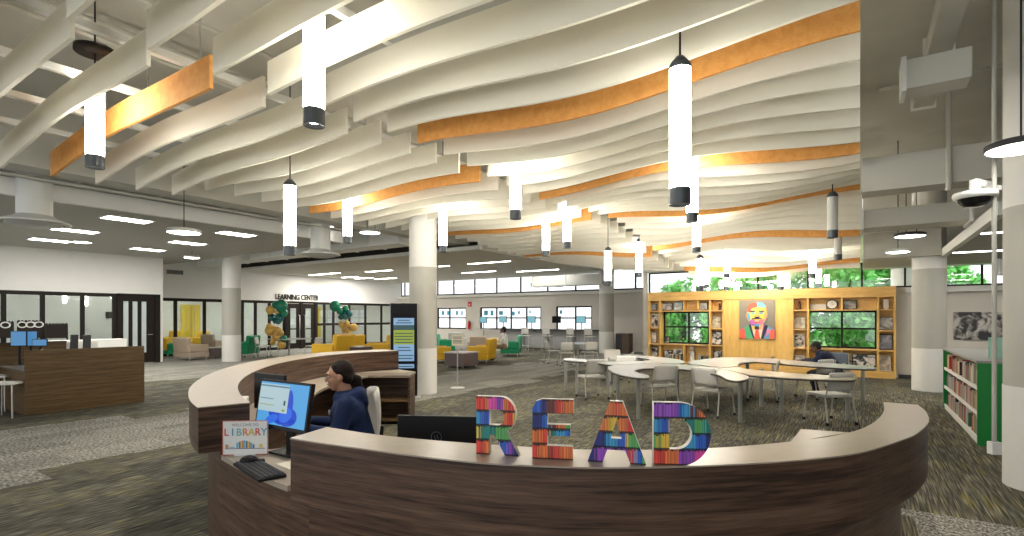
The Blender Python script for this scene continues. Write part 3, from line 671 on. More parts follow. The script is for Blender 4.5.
def letter(ch, splines, w, px, py, rz, rows, lb, h=H):
    g = G(px, py, ZT); o = empty('decorative_letter', lb, 'letter', (g.x, g.y, ZT), math.radians(rz), 'READ letters')
    for nm_, ext, yy in (('letter_body', .016, 0), ('printed_face', .0006, -.0172)):
        me = curve_mesh(nm_, splines, ext); me.materials.clear()
        me.materials.append(mat('letter_white_edge', (.82, .80, .76), .5) if nm_ == 'letter_body' else bookface('bookspine_print_'+ch, rows, w, h))
        for v in me.vertices: v.co = Vector((v.co.x, -v.co.z+yy, v.co.y))
        b = bpy.data.objects.new(nm_, me); C.objects.link(b); b.parent = o
        if nm_ == 'printed_face': b['label'] = 'face printed with rows of coloured book spines'
s = .056
letter('R', [[(0, 0), (s, 0), (s, .085), (.078, .085), (.125, 0), (.185, 0), (.130, .1)]+arc(.105, .17, .065, .075, -60, 90)+[(0, H)],
             [(s, .125), (s, .192), (.095, .192)]+arc(.095, .1585, .025, .0335, 80, -80, 8)+[(.095, .125)]], .17, 477.5, 452.8, -13,
       [[(0, RED), (.2, ORG), (.35, PNK), (.5, PUR), (.7, ORG), (.85, RED)], [(0, CYA), (.12, BLU), (.4, BLU), (.6, ORG), (.8, RED), (.92, YLW)], [(0, YLW), (.12, TEA), (.35, TEA), (.5, GRN), (.85, YLW)], [(0, RED), (.2, ORG), (.34, YLW), (.6, BLU), (.8, PUR), (.95, NAV)]],
       'letter R covered in coloured book spines, leftmost on the counter ledge')
letter('E', [[(0, 0), (.165, 0), (.165, .055), (.062, .055), (.062, .097), (.155, .097), (.155, .142), (.062, .142), (.062, .188), (.168, .188), (.168, H), (.04, H), (.015, .235), (.0, .205)]], .168, 532.8, 457.5, -9,
       [[(0, BLU), (.2, NAV), (.38, BRN), (.55, RED), (.75, ORG)], [(0, NAV), (.2, BLU), (.36, CYA), (.42, BRN), (.6, ORG), (.8, GRN)], [(0, ORG), (.2, RED), (.3, ORG), (.42, TEA), (.6, CYA), (.8, BLU)], [(0, RED), (.15, ORG), (.36, BRN), (.45, RED), (.7, ORG)]],
       'letter E covered in coloured book spines between R and A')
letter('A', [[(0, 0), (.058, 0), (.078, .052), (.148, .052), (.168, 0), (.228, 0), (.138, H), (.088, H)], [(.092, .098), (.134, .098), (.113, .17)]], .228, 588, 460.2, -14,
       [[(0, ORG), (.45, RED), (.55, ORG)], [(0, ORG), (.35, YLW), (.45, YLW), (.55, ORG), (.65, RED)], [(0, NAV), (.35, CYA), (.55, BLU), (.62, YLW), (.7, GRN)], [(0, NAV), (.15, PUR), (.5, PUR), (.7, RED), (.78, CYA), (.85, BLU), (.95, GRN)]],
       'letter A covered in coloured book spines between E and D')
letter('D', [[(0, 0)]+[(.09, 0)]+arc(.10, H/2, .118, H/2, -86, 86, 20)+[(.09, H), (0, H)], [(.06, .062), (.06, .183)]+arc(.085, H/2, .062, .0605, 88, -88, 16)], .218, 653, 463.5, -5,
       [[(0, PUR), (.15, (.35, .1, .6)), (.3, PUR), (.42, BLU), (.55, CYA), (.68, BRN), (.8, ORG), (.88, RED)], [(0, CYA), (.1, BLU), (.24, YLW), (.5, TEA), (.7, GRN), (.85, TEA)], [(0, GRN), (.1, YLW), (.22, ORG), (.5, CYA), (.75, BLU), (.9, NAV)], [(0, RED), (.2, ORG), (.45, PUR), (.7, PNK)]],
       'letter D covered in coloured book spines, rightmost of the four')
# ---------------------------------------------------------------- monitors and desk things
SCR = emat('desktop_screen_blue', (.09, .42, .85), 1.0)
def monitor(name, loc, rz, w, h, zb, tilt, lb, screen=None, stand=True, zdesk=.75):
    o = empty(name, lb, 'monitor', (loc[0], loc[1], zdesk), rz)
    T = lambda y, z: (0, y, z)
    fr = MB(); fr.cb((0, 0, zb-zdesk+h/2), (w, .03, h), rx=tilt); case = fr.build('casing', BLACK, o, bevel=.004)
    if screen:
        sc = MB(); M = Matrix.Translation((0, 0, zb-zdesk+h/2)) @ Matrix.Rotation(tilt, 4, 'X')
        def q(x0, x1, z0, z1, y, mi): sc.m(mi).add([M @ Vector(p) for p in ((x0, y, z0), (x1, y, z0), (x1, y, z1), (x0, y, z1))], [(0, 1, 2, 3)])
        for it in screen(w, h): 
            if it[0] == 'q': q(*it[1:])
            else: sc.m(it[2]).add([M @ Vector(p) for p in it[1]], [tuple(range(len(it[1])))])
        sc.build('screen', SCRM, o)
    if stand:
        s_ = MB(); s_.cb((0, .05, (zb-zdesk+h/2)/2), (.06, .03, zb-zdesk+h/2)); s_.build('stand_neck', BLACK, o); MB().cb((0, .05, .008), (.24, .18, .014)).build('stand_base', BLACK, o, bevel=.004)
    return o
SCRM = [SCR, emat('window_pale', (.55, .74, .80), .9), emat('petal_blue', (.0, .06, .65), 1.0), emat('petal_light', (.02, .16, .9), 1.0), emat('title_bar', (.12, .30, .42), .8), emat('teal_block', (.01, .09, .10), .8), emat('lime_block', (.38, .48, .03), .9), emat('pale_blue_block', (.30, .52, .80), .9), mat('black_glass_screen', (.006, .006, .008), .5, spec=.1)]
def petal(cx, cz, rx, rz, a, y, mi, n=14):
    return ('p', [(cx+math.cos(a)*rx*math.cos(t)-math.sin(a)*rz*math.sin(t), y, cz+math.sin(a)*rx*math.cos(t)+math.cos(a)*rz*math.sin(t)) for t in [2*PI*i/n for i in range(n)]], mi)
def scr_front(w, h):
    b = .016; out = [('q', -w/2+b, w/2-b, -h/2+b*1.6, h/2-b, -.0156, 0)]
    y = -.0160
    for cx, cz, rx, rz, a, mi in ((-.05, -.075, .085, .038, -.3, 2), (.05, -.06, .07, .045, .4, 3), (.11, -.065, .06, .05, -.2, 2), (-.09, -.095, .07, .026, .3, 3), (.08, .02, .035, .085, .1, 2), (.0, -.10, .06, .025, 0, 2), (.09, -.105, .07, .022, .2, 2)):
        out.append(petal(cx, cz, rx, rz, a, y-.0002*mi, mi))
    out.append(('q', -w/2+b, .06, -.05, h/2-b-.012, -.0168, 1)); out.append(('q', -w/2+b, .06, h/2-b-.03, h/2-b-.02, -.0171, 4))
    out.append(('q', .015, .035, .0, .03, -.0171, 5)); out.append(('q', .005, .035, -.04, -.025, -.0171, 6)); out.append(('q', -w/2+.03, -.1, .03, .036, -.0171, 4)); out.append(('q', -w/2+.03, -.08, -.01, -.005, -.0171, 6))
    return out
monitor('desk_monitor', (-1.49, 3.40), math.radians(-32.5), .545, .315, .915, math.radians(-9), 'black monitor with blue flower desktop facing the camera on the low counter', scr_front)
mo = monitor('desk_monitor', (-.43, 2.98), math.radians(174), .46, .30, .785, math.radians(0), 'black monitor seen from behind, left of the letter R', None)
def ring_logo():
    c = MB(); pts = [(.03*math.cos(t), .0, .03*math.sin(t)) for t in [2*PI*i/24 for i in range(25)]]; c.tube(pts, .0022, 6); c.tube([(-.014, 0, -.012), (-.006, 0, .0), (-.004, 0, .016)], .002, 6); c.tube([(.004, 0, -.018), (.008, 0, .004), (.014, 0, .01)], .002, 6); return c
ring_logo().build('round_logo', mat('logo_grey', (.10, .13, .15), .3, metal=.6), mo, loc=(0, .0155, .215))
monitor('desk_monitor', (-2.0, 4.3), math.radians(147), .42, .30, .88, 0, 'dark monitor turned away between the worker and the ledge', None)
# keyboard
o = empty('keyboard', 'black computer keyboard on the low counter', 'keyboard', (-1.475, 3.03, .75), math.radians(-46))
MB().cb((0, 0, .010), (.45, .15, .018)).build('keyboard_case', BLACK, o, bevel=.004)
c = MB()
for r in range(5):
    for k in range(17): c.cb((-.208+k*.026, -.052+r*.026, .0225), (.021, .021, .007))
c.build('keys', DGREY, o)
o = empty('paper_sheet', 'pale sheet of paper beside the keyboard', 'paper', (-1.27, 3.16, .75), math.radians(-40)); MB().cb((0, 0, .002), (.28, .20, .003)).build('sheet', mat('paper', (.75, .72, .62), .8), o)
tag(o, 'pale sheet of paper between keyboard and wooden ledge', 'paper')
o = empty('barcode_scanner', 'small black barcode scanner behind the keyboard', 'scanner', (-1.60, 3.16, .75), .4); MB().ell((0, 0, .03), (.05, .035, .03)).build('scanner_head', BLACK, o); MB().cb((.05, 0, .015), (.08, .04, .03)).build('scanner_grip', BLACK, o, bevel=.006)
# library sign
o = empty('library_sign', 'small white LIBRARY welcome sign with bright letters on the low counter', 'sign', (-1.735, 3.385, .75), math.radians(4))
c = MB(); c.cb((0, 0, .115), (.285, .008, .22)); c.cb((0, .03, .004), (.13, .09, .008)); c.build('sign_board', [mat('sign_white', (.82, .82, .80), .5)], o)
c = MB(); 
for x0, x1, z0, z1 in ((-.1425, .1425, .004, .008), (-.1425, .1425, .222, .226), (-.1425, -.139, .004, .226), (.139, .1425, .004, .226)): c.box(x0, x1, -.0065, -.0045, z0, z1)
c.build('sign_border', mat('sign_red', (.6, .12, .08), .5), o)
text('welcome_text', 'WELCOME TO', .026, mat('sign_grey', (.3, .32, .33), .6), o, (0, -.0056, .198), (PI/2, 0, 0), .0005)
cols = [RED, ORG, (.1, .4, .6), (.1, .45, .35), ORG, (.7, .45, .1), RED]
for i, ch in enumerate('LIBRARY'): text('letter', ch, .066, mat('sign_letter_%d' % i, [(.65, .1, .07), (.1, .35, .55), (.2, .5, .5), (.8, .25, .08), (.75, .5, .1), (.6, .1, .08), (.1, .4, .5)][i], .5), o, (-.118+i*.0395, -.006, .150), (PI/2, 0, 0), .0005, bold=.0012, sx=.92)
c = MB(); 
for i in range(13):
    x = -.055+i*.0088; hh = .05-.0012*abs(i-5)**1.6; c.m(i % 5).box(x, x+.0078, -.0052, -.0044, .048, .048+max(.018, hh))
c.m(2).box(-.125, .125, -.0052, -.0044, .043, .047); c.m(4).cb((-.115, -.0048, .06), (.02, .0008, .025)); c.m(1).box(-.1, -.065, -.0052, -.0044, .05, .058); c.m(3).cb((.1, -.0048, .062), (.02, .0008, .022))
c.build('painted_books', [mat('pb0', (.1, .4, .6), .5), mat('pb1', (.3, .55, .7), .5), mat('pb2', (.12, .12, .25), .5), mat('pb3', (.8, .6, .1), .5), mat('pb4', (.7, .3, .1), .5)], o)
# white pc slab + printer clutter at the wing end
o = empty('white_box_file', 'upright white box on the worktop beside the dark monitor', 'box', (-2.03, 3.93, .75), .4); MB().cb((0, 0, .145), (.06, .2, .29)).build('box_shell', mat('box_white', (.7, .7, .68), .5), o, bevel=.004)
o = empty('receipt_printer', 'black receipt printer at the end of the desk wing', 'printer', (-1.99, 3.70, .75), .5); c = MB(); c.cb((0, 0, .09), (.17, .2, .18)); c.build('printer_body', BLACK, o, bevel=.012); MB().cb((0, -.03, .20), (.08, .004, .07), rx=-.5).build('paper_slip', PALEC, o)
o = empty('desk_telephone', 'black desk telephone inside the curve of the desk wing', 'telephone', (-2.22, 4.05, .75), .9); c = MB(); c.cb((0, 0, .05), (.2, .22, .05), rx=.35); c.build('base', BLACK, o, bevel=.008); c = MB(); c.tube([(-.07, -.09, .12), (-.07, 0, .145), (-.07, .09, .15)], .022, 10); c.build('handset', BLACK, o)
# ================================================================ TABLES AND CHAIRS
TT = mat('table_laminate', (.52, .52, .50), .22, spec=.6); TE = mat('table_edge', (.03, .028, .026), .5)
LEGM = mat('table_leg_paint', (.36, .36, .34), .4, metal=.3)
def table(poly, legs, lb, top=None):
    pts = [G(a, b, .74).xy for a, b in poly]; n = len(pts)
    # round the outline
    dense = []
    for i in range(n):
        a, b, c, d = pts[i-1], pts[i], pts[(i+1) % n], pts[(i+2) % n]
        for t in (0, .33, .66): dense.append(.5*((2*b)+(c-a)*t+(2*a-5*b+4*c-d)*t*t+(3*b-a-3*c+d)*t**3))
    cx = sum(p.x for p in dense)/len(dense); cy = sum(p.y for p in dense)/len(dense)
    loc = [(p.x-cx, p.y-cy) for p in dense]
    o = empty('crescent_table', lb, 'table', (cx, cy, 0), 0, 'crescent tables')
    MB().prism(loc, .728, .742).build('tabletop', top or TT, o); MB().prism([(x*.995, y*.995) for x, y in loc], .705, .7275).build('table_edge', TE, o)
    for px, py in legs:
        g = G(px, py, 0); c = MB(); c.cyl(g.x-cx, g.y-cy+.03, .0, .705, .033, 14); c.build('leg', LEGM, o)
T1 = [(608, 366.8), (611, 371.2), (620, 374.5), (634, 377), (647, 377.6), (648.5, 375.6), (640, 373.4), (634.5, 371.3), (638, 369.2), (650, 368), (675, 368.2), (698, 370.4), (714, 373.5), (722, 376.3), (727, 379), (738, 380.6), (747, 379), (748.5, 376.4), (738, 373), (724, 369.5), (706, 366.7), (685, 364.6), (655, 364), (630, 364.5), (615, 365.2)]
T2 = [(564.5, 358.6), (566, 360.4), (585, 361.6), (600, 363), (613, 364.6), (635, 363.9), (660, 363.4), (678, 363.6), (685, 362.2), (678, 359.4), (660, 357.2), (640, 355.2), (625, 354.2), (624, 355.6), (636, 356.9), (646, 358.4), (650, 359.8), (640, 361.3), (622, 361.9), (603, 361.2), (588, 359.6), (572, 358.2)]
T4 = [(688, 362.6), (700, 359.7), (723, 357.4), (750, 357.6), (775, 358.8), (800, 361), (840, 364), (872, 366.8), (873.5, 368.9), (836, 367.4), (800, 365.1), (775, 362.9), (757, 361.7), (745, 362.4), (738, 364.2), (738, 366.2), (725, 367.2), (707, 365.9)]
T3 = [(709, 366.7), (725, 367.9), (738, 367.2), (750, 369.4), (775, 371.8), (810, 374.3), (852, 376.6), (856, 378.4), (850, 379.8), (820, 379.2), (787, 377.7), (760, 375.8), (750, 374.8), (740, 372.7), (722, 368.8)]
table(T1, [(618, 401.5), (639, 419.5), (741, 423), (678, 396), (693, 394)], 'crescent table nearest the letters, its end pointing at the letter D')
table(T2, [(565.8, 390.5), (577, 391.5), (668, 383), (609, 388), (633, 378)], 'crescent table at the far left of the table cluster')
table(T3, [(782.5, 413.5), (849, 420), (762, 407), (717, 392)], 'crescent table with one pale chair in front at right of the cluster', mat('table_laminate_warm', (.50, .46, .38), .25, spec=.6))
table(T4, [(864, 402), (845, 398), (773.5, 386), (700, 383), (748, 391)], 'crescent table where the person in navy is working')
SHELL = PLAS; FRM = mat('chair_frame_paint', (.50, .49, .46), .35, metal=.2)
def chair(lb, group, x, y, rz, shell=SHELL):
    o = empty('stacking_chair', lb, 'chair', (x, y, 0), rz, group)
    c = MB(); n = 8                                     # seat, slightly dished
    A = [(-.22, -.20), (.22, -.20), (.23, .20), (.19, .235), (-.19, .235), (-.23, .20)]
    c.prism(A, .44, .462); c.build('seat', shell, o, bevel=.008)
    b = MB(); vs = []; nx, nz = 9, 6
    for th in (0, .012):
        for j in range(nz+1):
            t = j/nz; z = .52+.29*t
            for i in range(nx+1):
                s = -1+2*i/nx; w = .205+.01*math.sin(PI*t) if j else .195
                vs.append((s*w, -.215-.055*t-.02*(1-s*s)+th, z-(.012*abs(s)**6 if j == nz else 0)))
    m_ = (nx+1)*(nz+1); fs = []
    for j in range(nz):
        for i in range(nx):
            a = j*(nx+1)+i; fs += [(a, a+1, a+nx+2, a+nx+1), (m_+a, m_+a+nx+1, m_+a+nx+2, m_+a+1)]
    for i in range(nx): fs += [(i, m_+i, m_+i+1, i+1), (nz*(nx+1)+i, nz*(nx+1)+i+1, m_+nz*(nx+1)+i+1, m_+nz*(nx+1)+i)]
    for j in range(nz): fs += [(j*(nx+1), (j+1)*(nx+1), m_+(j+1)*(nx+1), m_+j*(nx+1)), (j*(nx+1)+nx, m_+j*(nx+1)+nx, m_+(j+1)*(nx+1)+nx, (j+1)*(nx+1)+nx)]
    b.add(vs, fs, True); b.build('backrest', shell, o)
    f = MB()
    for s_ in (-1, 1): f.tube([(s_*.225, -.21, .43), (s_*.222, -.235, .55), (s_*.215, -.285, .79)], .0115, 8)
    f.tube([(-.225, -.21, .43), (-.235, .19, .43), (.235, .19, .43), (.225, -.21, .43), (-.225, -.21, .43)], .010, 8)
    f.build('back_frame', FRM, o)
    for s_ in (-1, 1):
        for yy, y2 in ((.19, .25), (-.20, -.27)):
            l = MB().tube([(s_*.232, yy, .43), (s_*.245, y2, .05)], .0115, 8).build('leg', FRM, o)
            w = MB(); w.tube([(s_*.245-.012, y2, .026), (s_*.245+.012, y2, .026)], .025, 12); w.build('caster', BLACK, l)
    return o
c0 = None
CH_ = [(829, 424, 8.15, 8, 'pale chair with its back to the camera in front of the right crescent table'),
       (713, 0, 8.75, -52, 'pale chair turned right near the letter D, at the right tip of the near table'),
       (659, 0, 9.35, 10, 'pale chair in front of the near crescent table, above the letter A'),
       (592, 0, 10.6, 14, 'pale chair with its back to the camera at the far left table'),
       (626, 0, 11.0, 165, 'pale chair between the far left table and the near table'),
       (616, 0, 13.2, 190, 'pale chair behind the far left crescent table'),
       (763, 0, 10.3, 60, 'pale chair turned left in the middle of the right-hand tables'),
       (815, 0, 10.6, 18, 'pale chair on which the person in navy sits')]
for i, (px, _, D, a, lb) in enumerate(CH_):
    x = (px-512)/F*D
    if c0 is None: c0 = chair(lb, 'pale stacking chairs around the crescent tables', x, D, math.radians(a))
    else: dup(c0, (x, D, 0), math.radians(a), lb)
DSH = mat('slate_shell', (.10, .12, .15), .5)
g = (838-512)/F*12.1; dup(c0, (g, 12.1, 0), math.radians(150), 'dark slate chair to the right of the person in navy', None, {PLAS: DSH})
for px, D, a, lb in ((553, 18.6, -75, 'pale chair facing right at the small far table'), (566, 17.6, 5, 'pale chair with back to camera left of the small far table'), (589, 17.9, 12, 'pale chair with back to camera right of the small far table'),
                     (263, 21.6, -80, 'pale chair left of the table in front of the balloon columns'), (313, 21.8, 75, 'pale chair right of the table in front of the balloon columns')):
    dup(c0, ((px-512)/F*D, D, 0), math.radians(a), lb, 'pale chairs at the small far tables', )
def small_table(px, D, w, h, lb, m=TT, base='post'):
    o = empty('side_table', lb, 'table', ((px-512)/F*D, D, 0), -TH)
    MB().box(-w/2, w/2, -w/2, w/2, h-.03, h).build('tabletop', m, o)
    MB().cyl(0, 0, .03, h-.03, .035, 12).build('post', LEGM, o); c = MB(); c.lathe([(0, .03), (.05, .03), (.25, .01), (.25, 0), (0, 0)], (0, 0, 0), 24); c.build('foot', LEGM, o)
small_table(578, 18.2, .8, .74, 'small square table between far pale chairs'); small_table(289, 22, 1.3, .74, 'square table in front of the balloon columns')
# ================================================================ BOOKCASE with window openings
def bu(px): return U_at(px, VB)
L0, L1 = bu(648), bu(896); Wd = L1-L0; DP = .34; HT = 2.47
bc = empty('built_in_bookcase', 'long maple bookcase framing two windows and a portrait panel', 'bookcase', W(L0, VB, 0), -TH)
X = lambda px: bu(px)-L0
zs = (.17, .745, 1.28, 1.845, 2.17); t = .035
mb = MB(); mb.box(0, Wd, 0, DP, 2.19, HT); mb.build('header', MAPLE, bc); mb = MB(); mb.box(0, Wd, .0, DP, 0, .15); mb.build('plinth', MAPLE, bc)
up = [(0, .0), (X(659), 1), (X(709), 1), (X(722.5), 1), (X(791.5), 1), (X(807), 1), (X(877), 1), (Wd-.05, 1)]
for x, _ in up: MB().box(x, x+.05, 0, DP, .15, 2.19).build('upright', MAPLEV, bc)
def shelf(x0, x1, z): MB().box(x0+.05, x1, .004, DP, z-t/2, z+t/2).build('shelf', MAPLE, bc)
cells = []
for a, b in ((0, X(659)), (X(709), X(722.5)), (X(791.5), X(807)), (X(877), Wd-.05)):
    for z in zs[:4]: shelf(a, b, z)
    cells.append((a+.05, b))
for a, b, sp_, sb_ in ((X(659), X(709), [X(683), X(697)], [X(683)]), (X(807), X(877), [X(841)], [X(841)])):
    shelf(a, b, .17); shelf(a, b, .745); shelf(a, b, 1.845)
    for p in sp_: MB().box(p, p+.04, .004, DP, 1.865, 2.19).build('divider', MAPLEV, bc)
    for p in sb_: MB().box(p, p+.04, .004, DP, .19, .725).build('divider', MAPLEV, bc)
# backs: behind the cells but not behind the windows
bk = MB(); Z0, Z1 = .15, 2.19
bk.box(.05, X(659), DP-.015, DP-.002, Z0, Z1); bk.box(X(709)+.05, X(807), DP-.015, DP-.002, Z0, Z1); bk.box(X(877)+.05, Wd-.05, DP-.015, DP-.002, Z0, Z1)
for a, b in ((X(659)+.05, X(709)), (X(807)+.05, X(877))): bk.box(a, b, DP-.015, DP-.002, Z0, .745); bk.box(a, b, DP-.015, DP-.002, 1.845, Z1)
bk.build('back_panel', MAPLE, bc)
MB().box(X(722.5)+.05, X(791.5), .03, DP-.02, .15, 2.19).build('portrait_panel', MAPLEV, bc)
BW = VB+.19   # items stand here
def frame_item(px, zb, w, h, lb, seed, mono=True, fm=BLACK, tilt=-.12, vv=None, m=None, kind='framed_photo', cat='framed photo'):
    u = U_at(px, vv or BW); o = empty(kind, lb, cat, W(u, vv or BW, zb), -TH, None, (tilt, 0, -TH))
    b = .022; f = MB(); f.box(-w/2, w/2, 0, .02, 0, b); f.box(-w/2, w/2, 0, .02, h-b, h); f.box(-w/2, -w/2+b, 0, .02, b, h-b); f.box(w/2-b, w/2, 0, .02, b, h-b); f.build('frame', fm, o)
    MB().box(-w/2+b, w/2-b, .008, .018, b, h-b).build('picture', m or photomat('photo_%d' % seed, seed, scale=9), o); return o
zc = [z+t/2+.002 for z in zs[:4]]     # shelf tops
WH = mat('paper_white', (.72, .70, .64), .6); PIC = [
 (653, 3, .26, .24, 'small framed photo in the top left cell of the bookcase', BLACK, (.45, .5, .6)), (653, 2, .36, .46, 'large black and white portrait photo in the left column, second cell from the top', WH, None),
 (653, 1, .24, .40, 'cream framed page in the left column, third cell from the top', BRNF if 'BRNF' in globals() else DGREY, (.9, .85, .8)), (653.5, 0, .30, .46, 'tall black and white photo in the bottom left cell', BLACK, None),
 (667, 3, .36, .26, 'wide black framed photo in the top row over the left window', BLACK, (.6, .58, .6)), (678, 3, .30, .28, 'blue topped framed picture in the top row over the left window', mat('blue_frame', (.05, .25, .45), .5), (.7, .75, .7)),
 (703, 3, .28, .26, 'black framed photo at the right of the top row over the left window', BLACK, (.6, .6, .58)),
 (716, 2, .30, .38, 'pale wooden framed certificate left of the portrait panel, second cell', mat('pale_wood_frame', (.4, .3, .16), .5), (.6, .55, .42)), (716.5, 1, .32, .44, 'black and white portrait photo left of the portrait panel, third cell', BLACK, None),
 (717.5, 0, .26, .40, 'photo in the bottom cell left of the portrait panel', BLACK, None),
 (668, 0, .30, .36, 'dark photo leaning in the bottom row under the left window', BLACK, None), (677.5, 0, .28, .40, 'white mounted photo in the bottom row under the left window', WH, None),
 (799, 2, .34, .36, 'pale framed certificate right of the portrait panel, second cell', mat('grey_wood_frame', (.28, .25, .2), .5), (.62, .60, .5)), (799, 1, .28, .38, 'white framed photo right of the portrait panel, third cell', WH, None),
 (798.5, 0, .30, .34, 'small white framed photo right of the portrait panel, bottom cell', WH, None),
 (849.5, 3, .34, .26, 'dark framed photo in the top row over the right window', BLACK, (.5, .48, .45)),
 (864, 0, .56, .44, 'wide black framed group photo under the right window', BLACK, None),
 (850, 0, .30, .24, 'small photo leaning beside the wide group photo', BLACK, (.5, .4, .4)),
 (885.5, 2, .36, .36, 'pale blue certificate in the right column, second cell', mat('dark_wood_frame', (.14, .09, .06), .5), (.55, .6, .62)), (885.5, 1, .32, .42, 'black framed colour photo in the right column, third cell', BLACK, (.5, .55, .7)),
 (884, 0, .30, .42, 'cream book page photo in the right column, bottom cell', WH, (.8, .75, .62))]
for i, (px, r, w, h, lb, fm, tint) in enumerate(PIC):
    mm = photomat('photo_%d' % i, i, tint=tint or (.72, .70, .66), scale=8 if tint is None else 5, dark=(.02, .02, .02) if tint is None else tuple(c*.45 for c in tint))
    frame_item(px, zc[r], w, h, lb, i, fm=fm, m=mm)
# frame standing on the left window sill shelf
frame_item(667, zc[1], .20, .24, 'small dark framed photo standing before the left bookcase window', 40, m=photomat('photo_40', 40, tint=(.3, .3, .25)))
# clock
u = U_at(832, BW); o = empty('mantel_clock', 'round black rimmed clock in the top row over the right window', 'clock', W(u, BW, zc[3]), -TH); c = MB()
c.tube([(0, -.02, .145), (0, .03, .145)], .14, 32); c.build('clock_rim', BLACK, o); MB().tube([(0, -.026, .145), (0, -.019, .145)], .118, 32).build('clock_face', PALEC, o)
c = MB(); c.cb((.0, -.028, .175), (.006, .003, .07)); c.cb((.025, -.028, .145), (.05, .003, .006)); c.build('clock_hands', BLACK, o)
o = empty('white_card', 'blank white card lying in the top row left of the clock', 'card', W(U_at(818, BW), BW, zc[3]), -TH, None, (-.1, 0, -TH)); MB().box(-.2, .2, 0, .01, 0, .15).build('card', WH, o)
# small statues / objects
def figurine(px, r, h, m, lb, kind='figurine'):
    o = empty(kind, lb, 'figurine', W(U_at(px, BW), BW, zc[r]), -TH); c = MB(); c.lathe([(0, 0), (.07*h/.3, 0), (.075*h/.3, .02), (.05*h/.3, .05), (.045*h/.3, h*.45), (.06*h/.3, h*.62), (.02*h/.3, h*.74), (.0, h*.75)], (0, 0, 0), 18); c.build('figure_body', m, o)
    c = MB(); c.ell((0, 0, h*.86), (.04*h/.3, .04*h/.3, .05*h/.3)); c.build('figure_head', m, o)
figurine(799, 3, .26, mat('bronze', (.09, .06, .04), .4), 'small dark bronze figurine in the top cell right of the portrait panel'); figurine(692, 0, .50, mat('plaster', (.55, .53, .50), .7), 'large pale plaster bust under the left window'); figurine(722-2.2, 3, .22, mat('bronze', (.09, .06, .04), .4), 'small dark figurine in the top cell left of the portrait panel')
o = empty('white_trophy', 'white upright trophy card in the top right cell', 'trophy', W(U_at(886, BW), BW, zc[3]), -TH); MB().box(-.06, .06, -.01, .01, 0, .26).build('trophy_plate', WH, o)
# rows of books / leaflets in lower cells
bcols = [(.45, .40, .32), (.03, .03, .04), (.45, .03, .03), (.12, .14, .2), (.62, .6, .52), (.2, .13, .08), (.45, .36, .1), (.08, .2, .12)]
BKM = [mat('book_cover_%d' % i, c, .5) for i, c in enumerate(bcols)]; BN = ['cream', 'black', 'red', 'navy', 'white', 'brown', 'mustard', 'green']
bkproto = {}
def book(k, p, rz, w, h, d, lb, grp, tilt=0):
    if k not in bkproto:
        o = empty('book', lb, 'book', p, rz, grp); c = MB(); c.box(-.5, .5, -.5, -.46, 0, 1); c.box(-.5, -.42, -.46, .5, 0, 1); c.box(.42, .5, -.46, .5, 0, 1); c.build('book_cover', BKM[k], o); MB().box(-.42, .42, -.46, .47, .015, .985).build('book_pages', WH, o); bkproto[k] = o
    else: o = dup(bkproto[k], p, rz, lb, grp)
    o.scale = (w, d, h); o.rotation_euler = (0, tilt, rz); return o
def book_row(u0, u1, v, z, hmax, lb, grp, n=99, dpt=.2):
    u = u0
    while u < u1 and n > 0:
        w = R.uniform(.02, .045); h = R.uniform(.62, .95)*hmax; k = R.randrange(8); u += w
        if u > u1: break
        book(k, W(u-w/2, v, z), -TH, w*.94, h, dpt, BN[k]+' book '+lb, grp); n -= 1
for a, b, lb in ((L0+X(663)-.0, L0+X(682), 'standing under the left bookcase window, left half'), (L0+X(697), L0+X(708.3), 'standing under the left bookcase window beside the bust'), (L0+X(811), L0+X(839), 'standing under the right bookcase window, left half')):
    book_row(a, b, VB+.24, zs[0]+t/2+.001, .26, lb, 'books in the bottom row of the maple bookcase', dpt=.14)
# portrait
o = empty('pop_art_portrait', 'multicoloured portrait of a man in a suit on the maple panel', 'painting', W(U_at(756.8, VB+.0), VB-.012, 1.0), -TH)
pw, ph = .98, 1.16; k_ = D if False else 1
pc = [(.22, .20, .18), (.75, .12, .08), (.85, .62, .12), (.10, .35, .62), (.45, .12, .50), (.08, .42, .22), (.80, .74, .58), (.03, .03, .06), (.88, .40, .12), (.15, .55, .65), (.75, .20, .35)]
PMS = [mat('art_paint_%d' % i, c, .6) for i, c in enumerate(pc)]
MB().box(-pw/2, pw/2, 0, .035, 0, ph).build('canvas', PMS[0], o)
A = MB(); yl = [-.001]
def poly(pts, mi):
    A.m(mi).plate([((x-.5)*pw, (1-y)*ph) for x, y in pts], yl[0]-.0012, yl[0]); yl[0] -= .0013
poly([(.0, .78), (.20, .68), (.38, .62), (.62, .62), (.82, .68), (1, .77), (1, 1), (0, 1)], 4)
poly([(0, .80), (.14, .72), (.2, 1), (0, 1)], 1); poly([(.14, .71), (.27, .66), (.40, 1), (.2, 1)], 5); poly([(.27, .66), (.33, .62), (.46, 1), (.40, 1)], 7)
poly([(.33, .61), (.68, .61), (.62, 1), (.44, 1)], 6); poly([(.33, .63), (.48, .70), (.40, .78)], 2); poly([(.68, .62), (.53, .70), (.62, .78)], 8)
poly([(.72, .64), (.82, .67), (.68, 1), (.62, 1)], 7); poly([(.82, .68), (1, .76), (.86, 1), (.70, 1)], 3); poly([(.9, .74), (1, .78), (1, 1), (.84, 1)], 1); poly([(.80, .72), (.9, .80), (.76, .94)], 10)
poly([(.46, .70), (.55, .70), (.58, .76), (.55, .78), (.60, 1), (.42, 1), (.47, .78), (.44, .75)], 1); poly([(.45, .68), (.56, .68), (.58, .76), (.44, .76)], 7)
head = [(.50+.29*math.cos(t), .36+.31*math.sin(t)*(1 if math.sin(t) < 0 else .98)) for t in [2*PI*i/28 for i in range(28)]]
poly(head, 2)
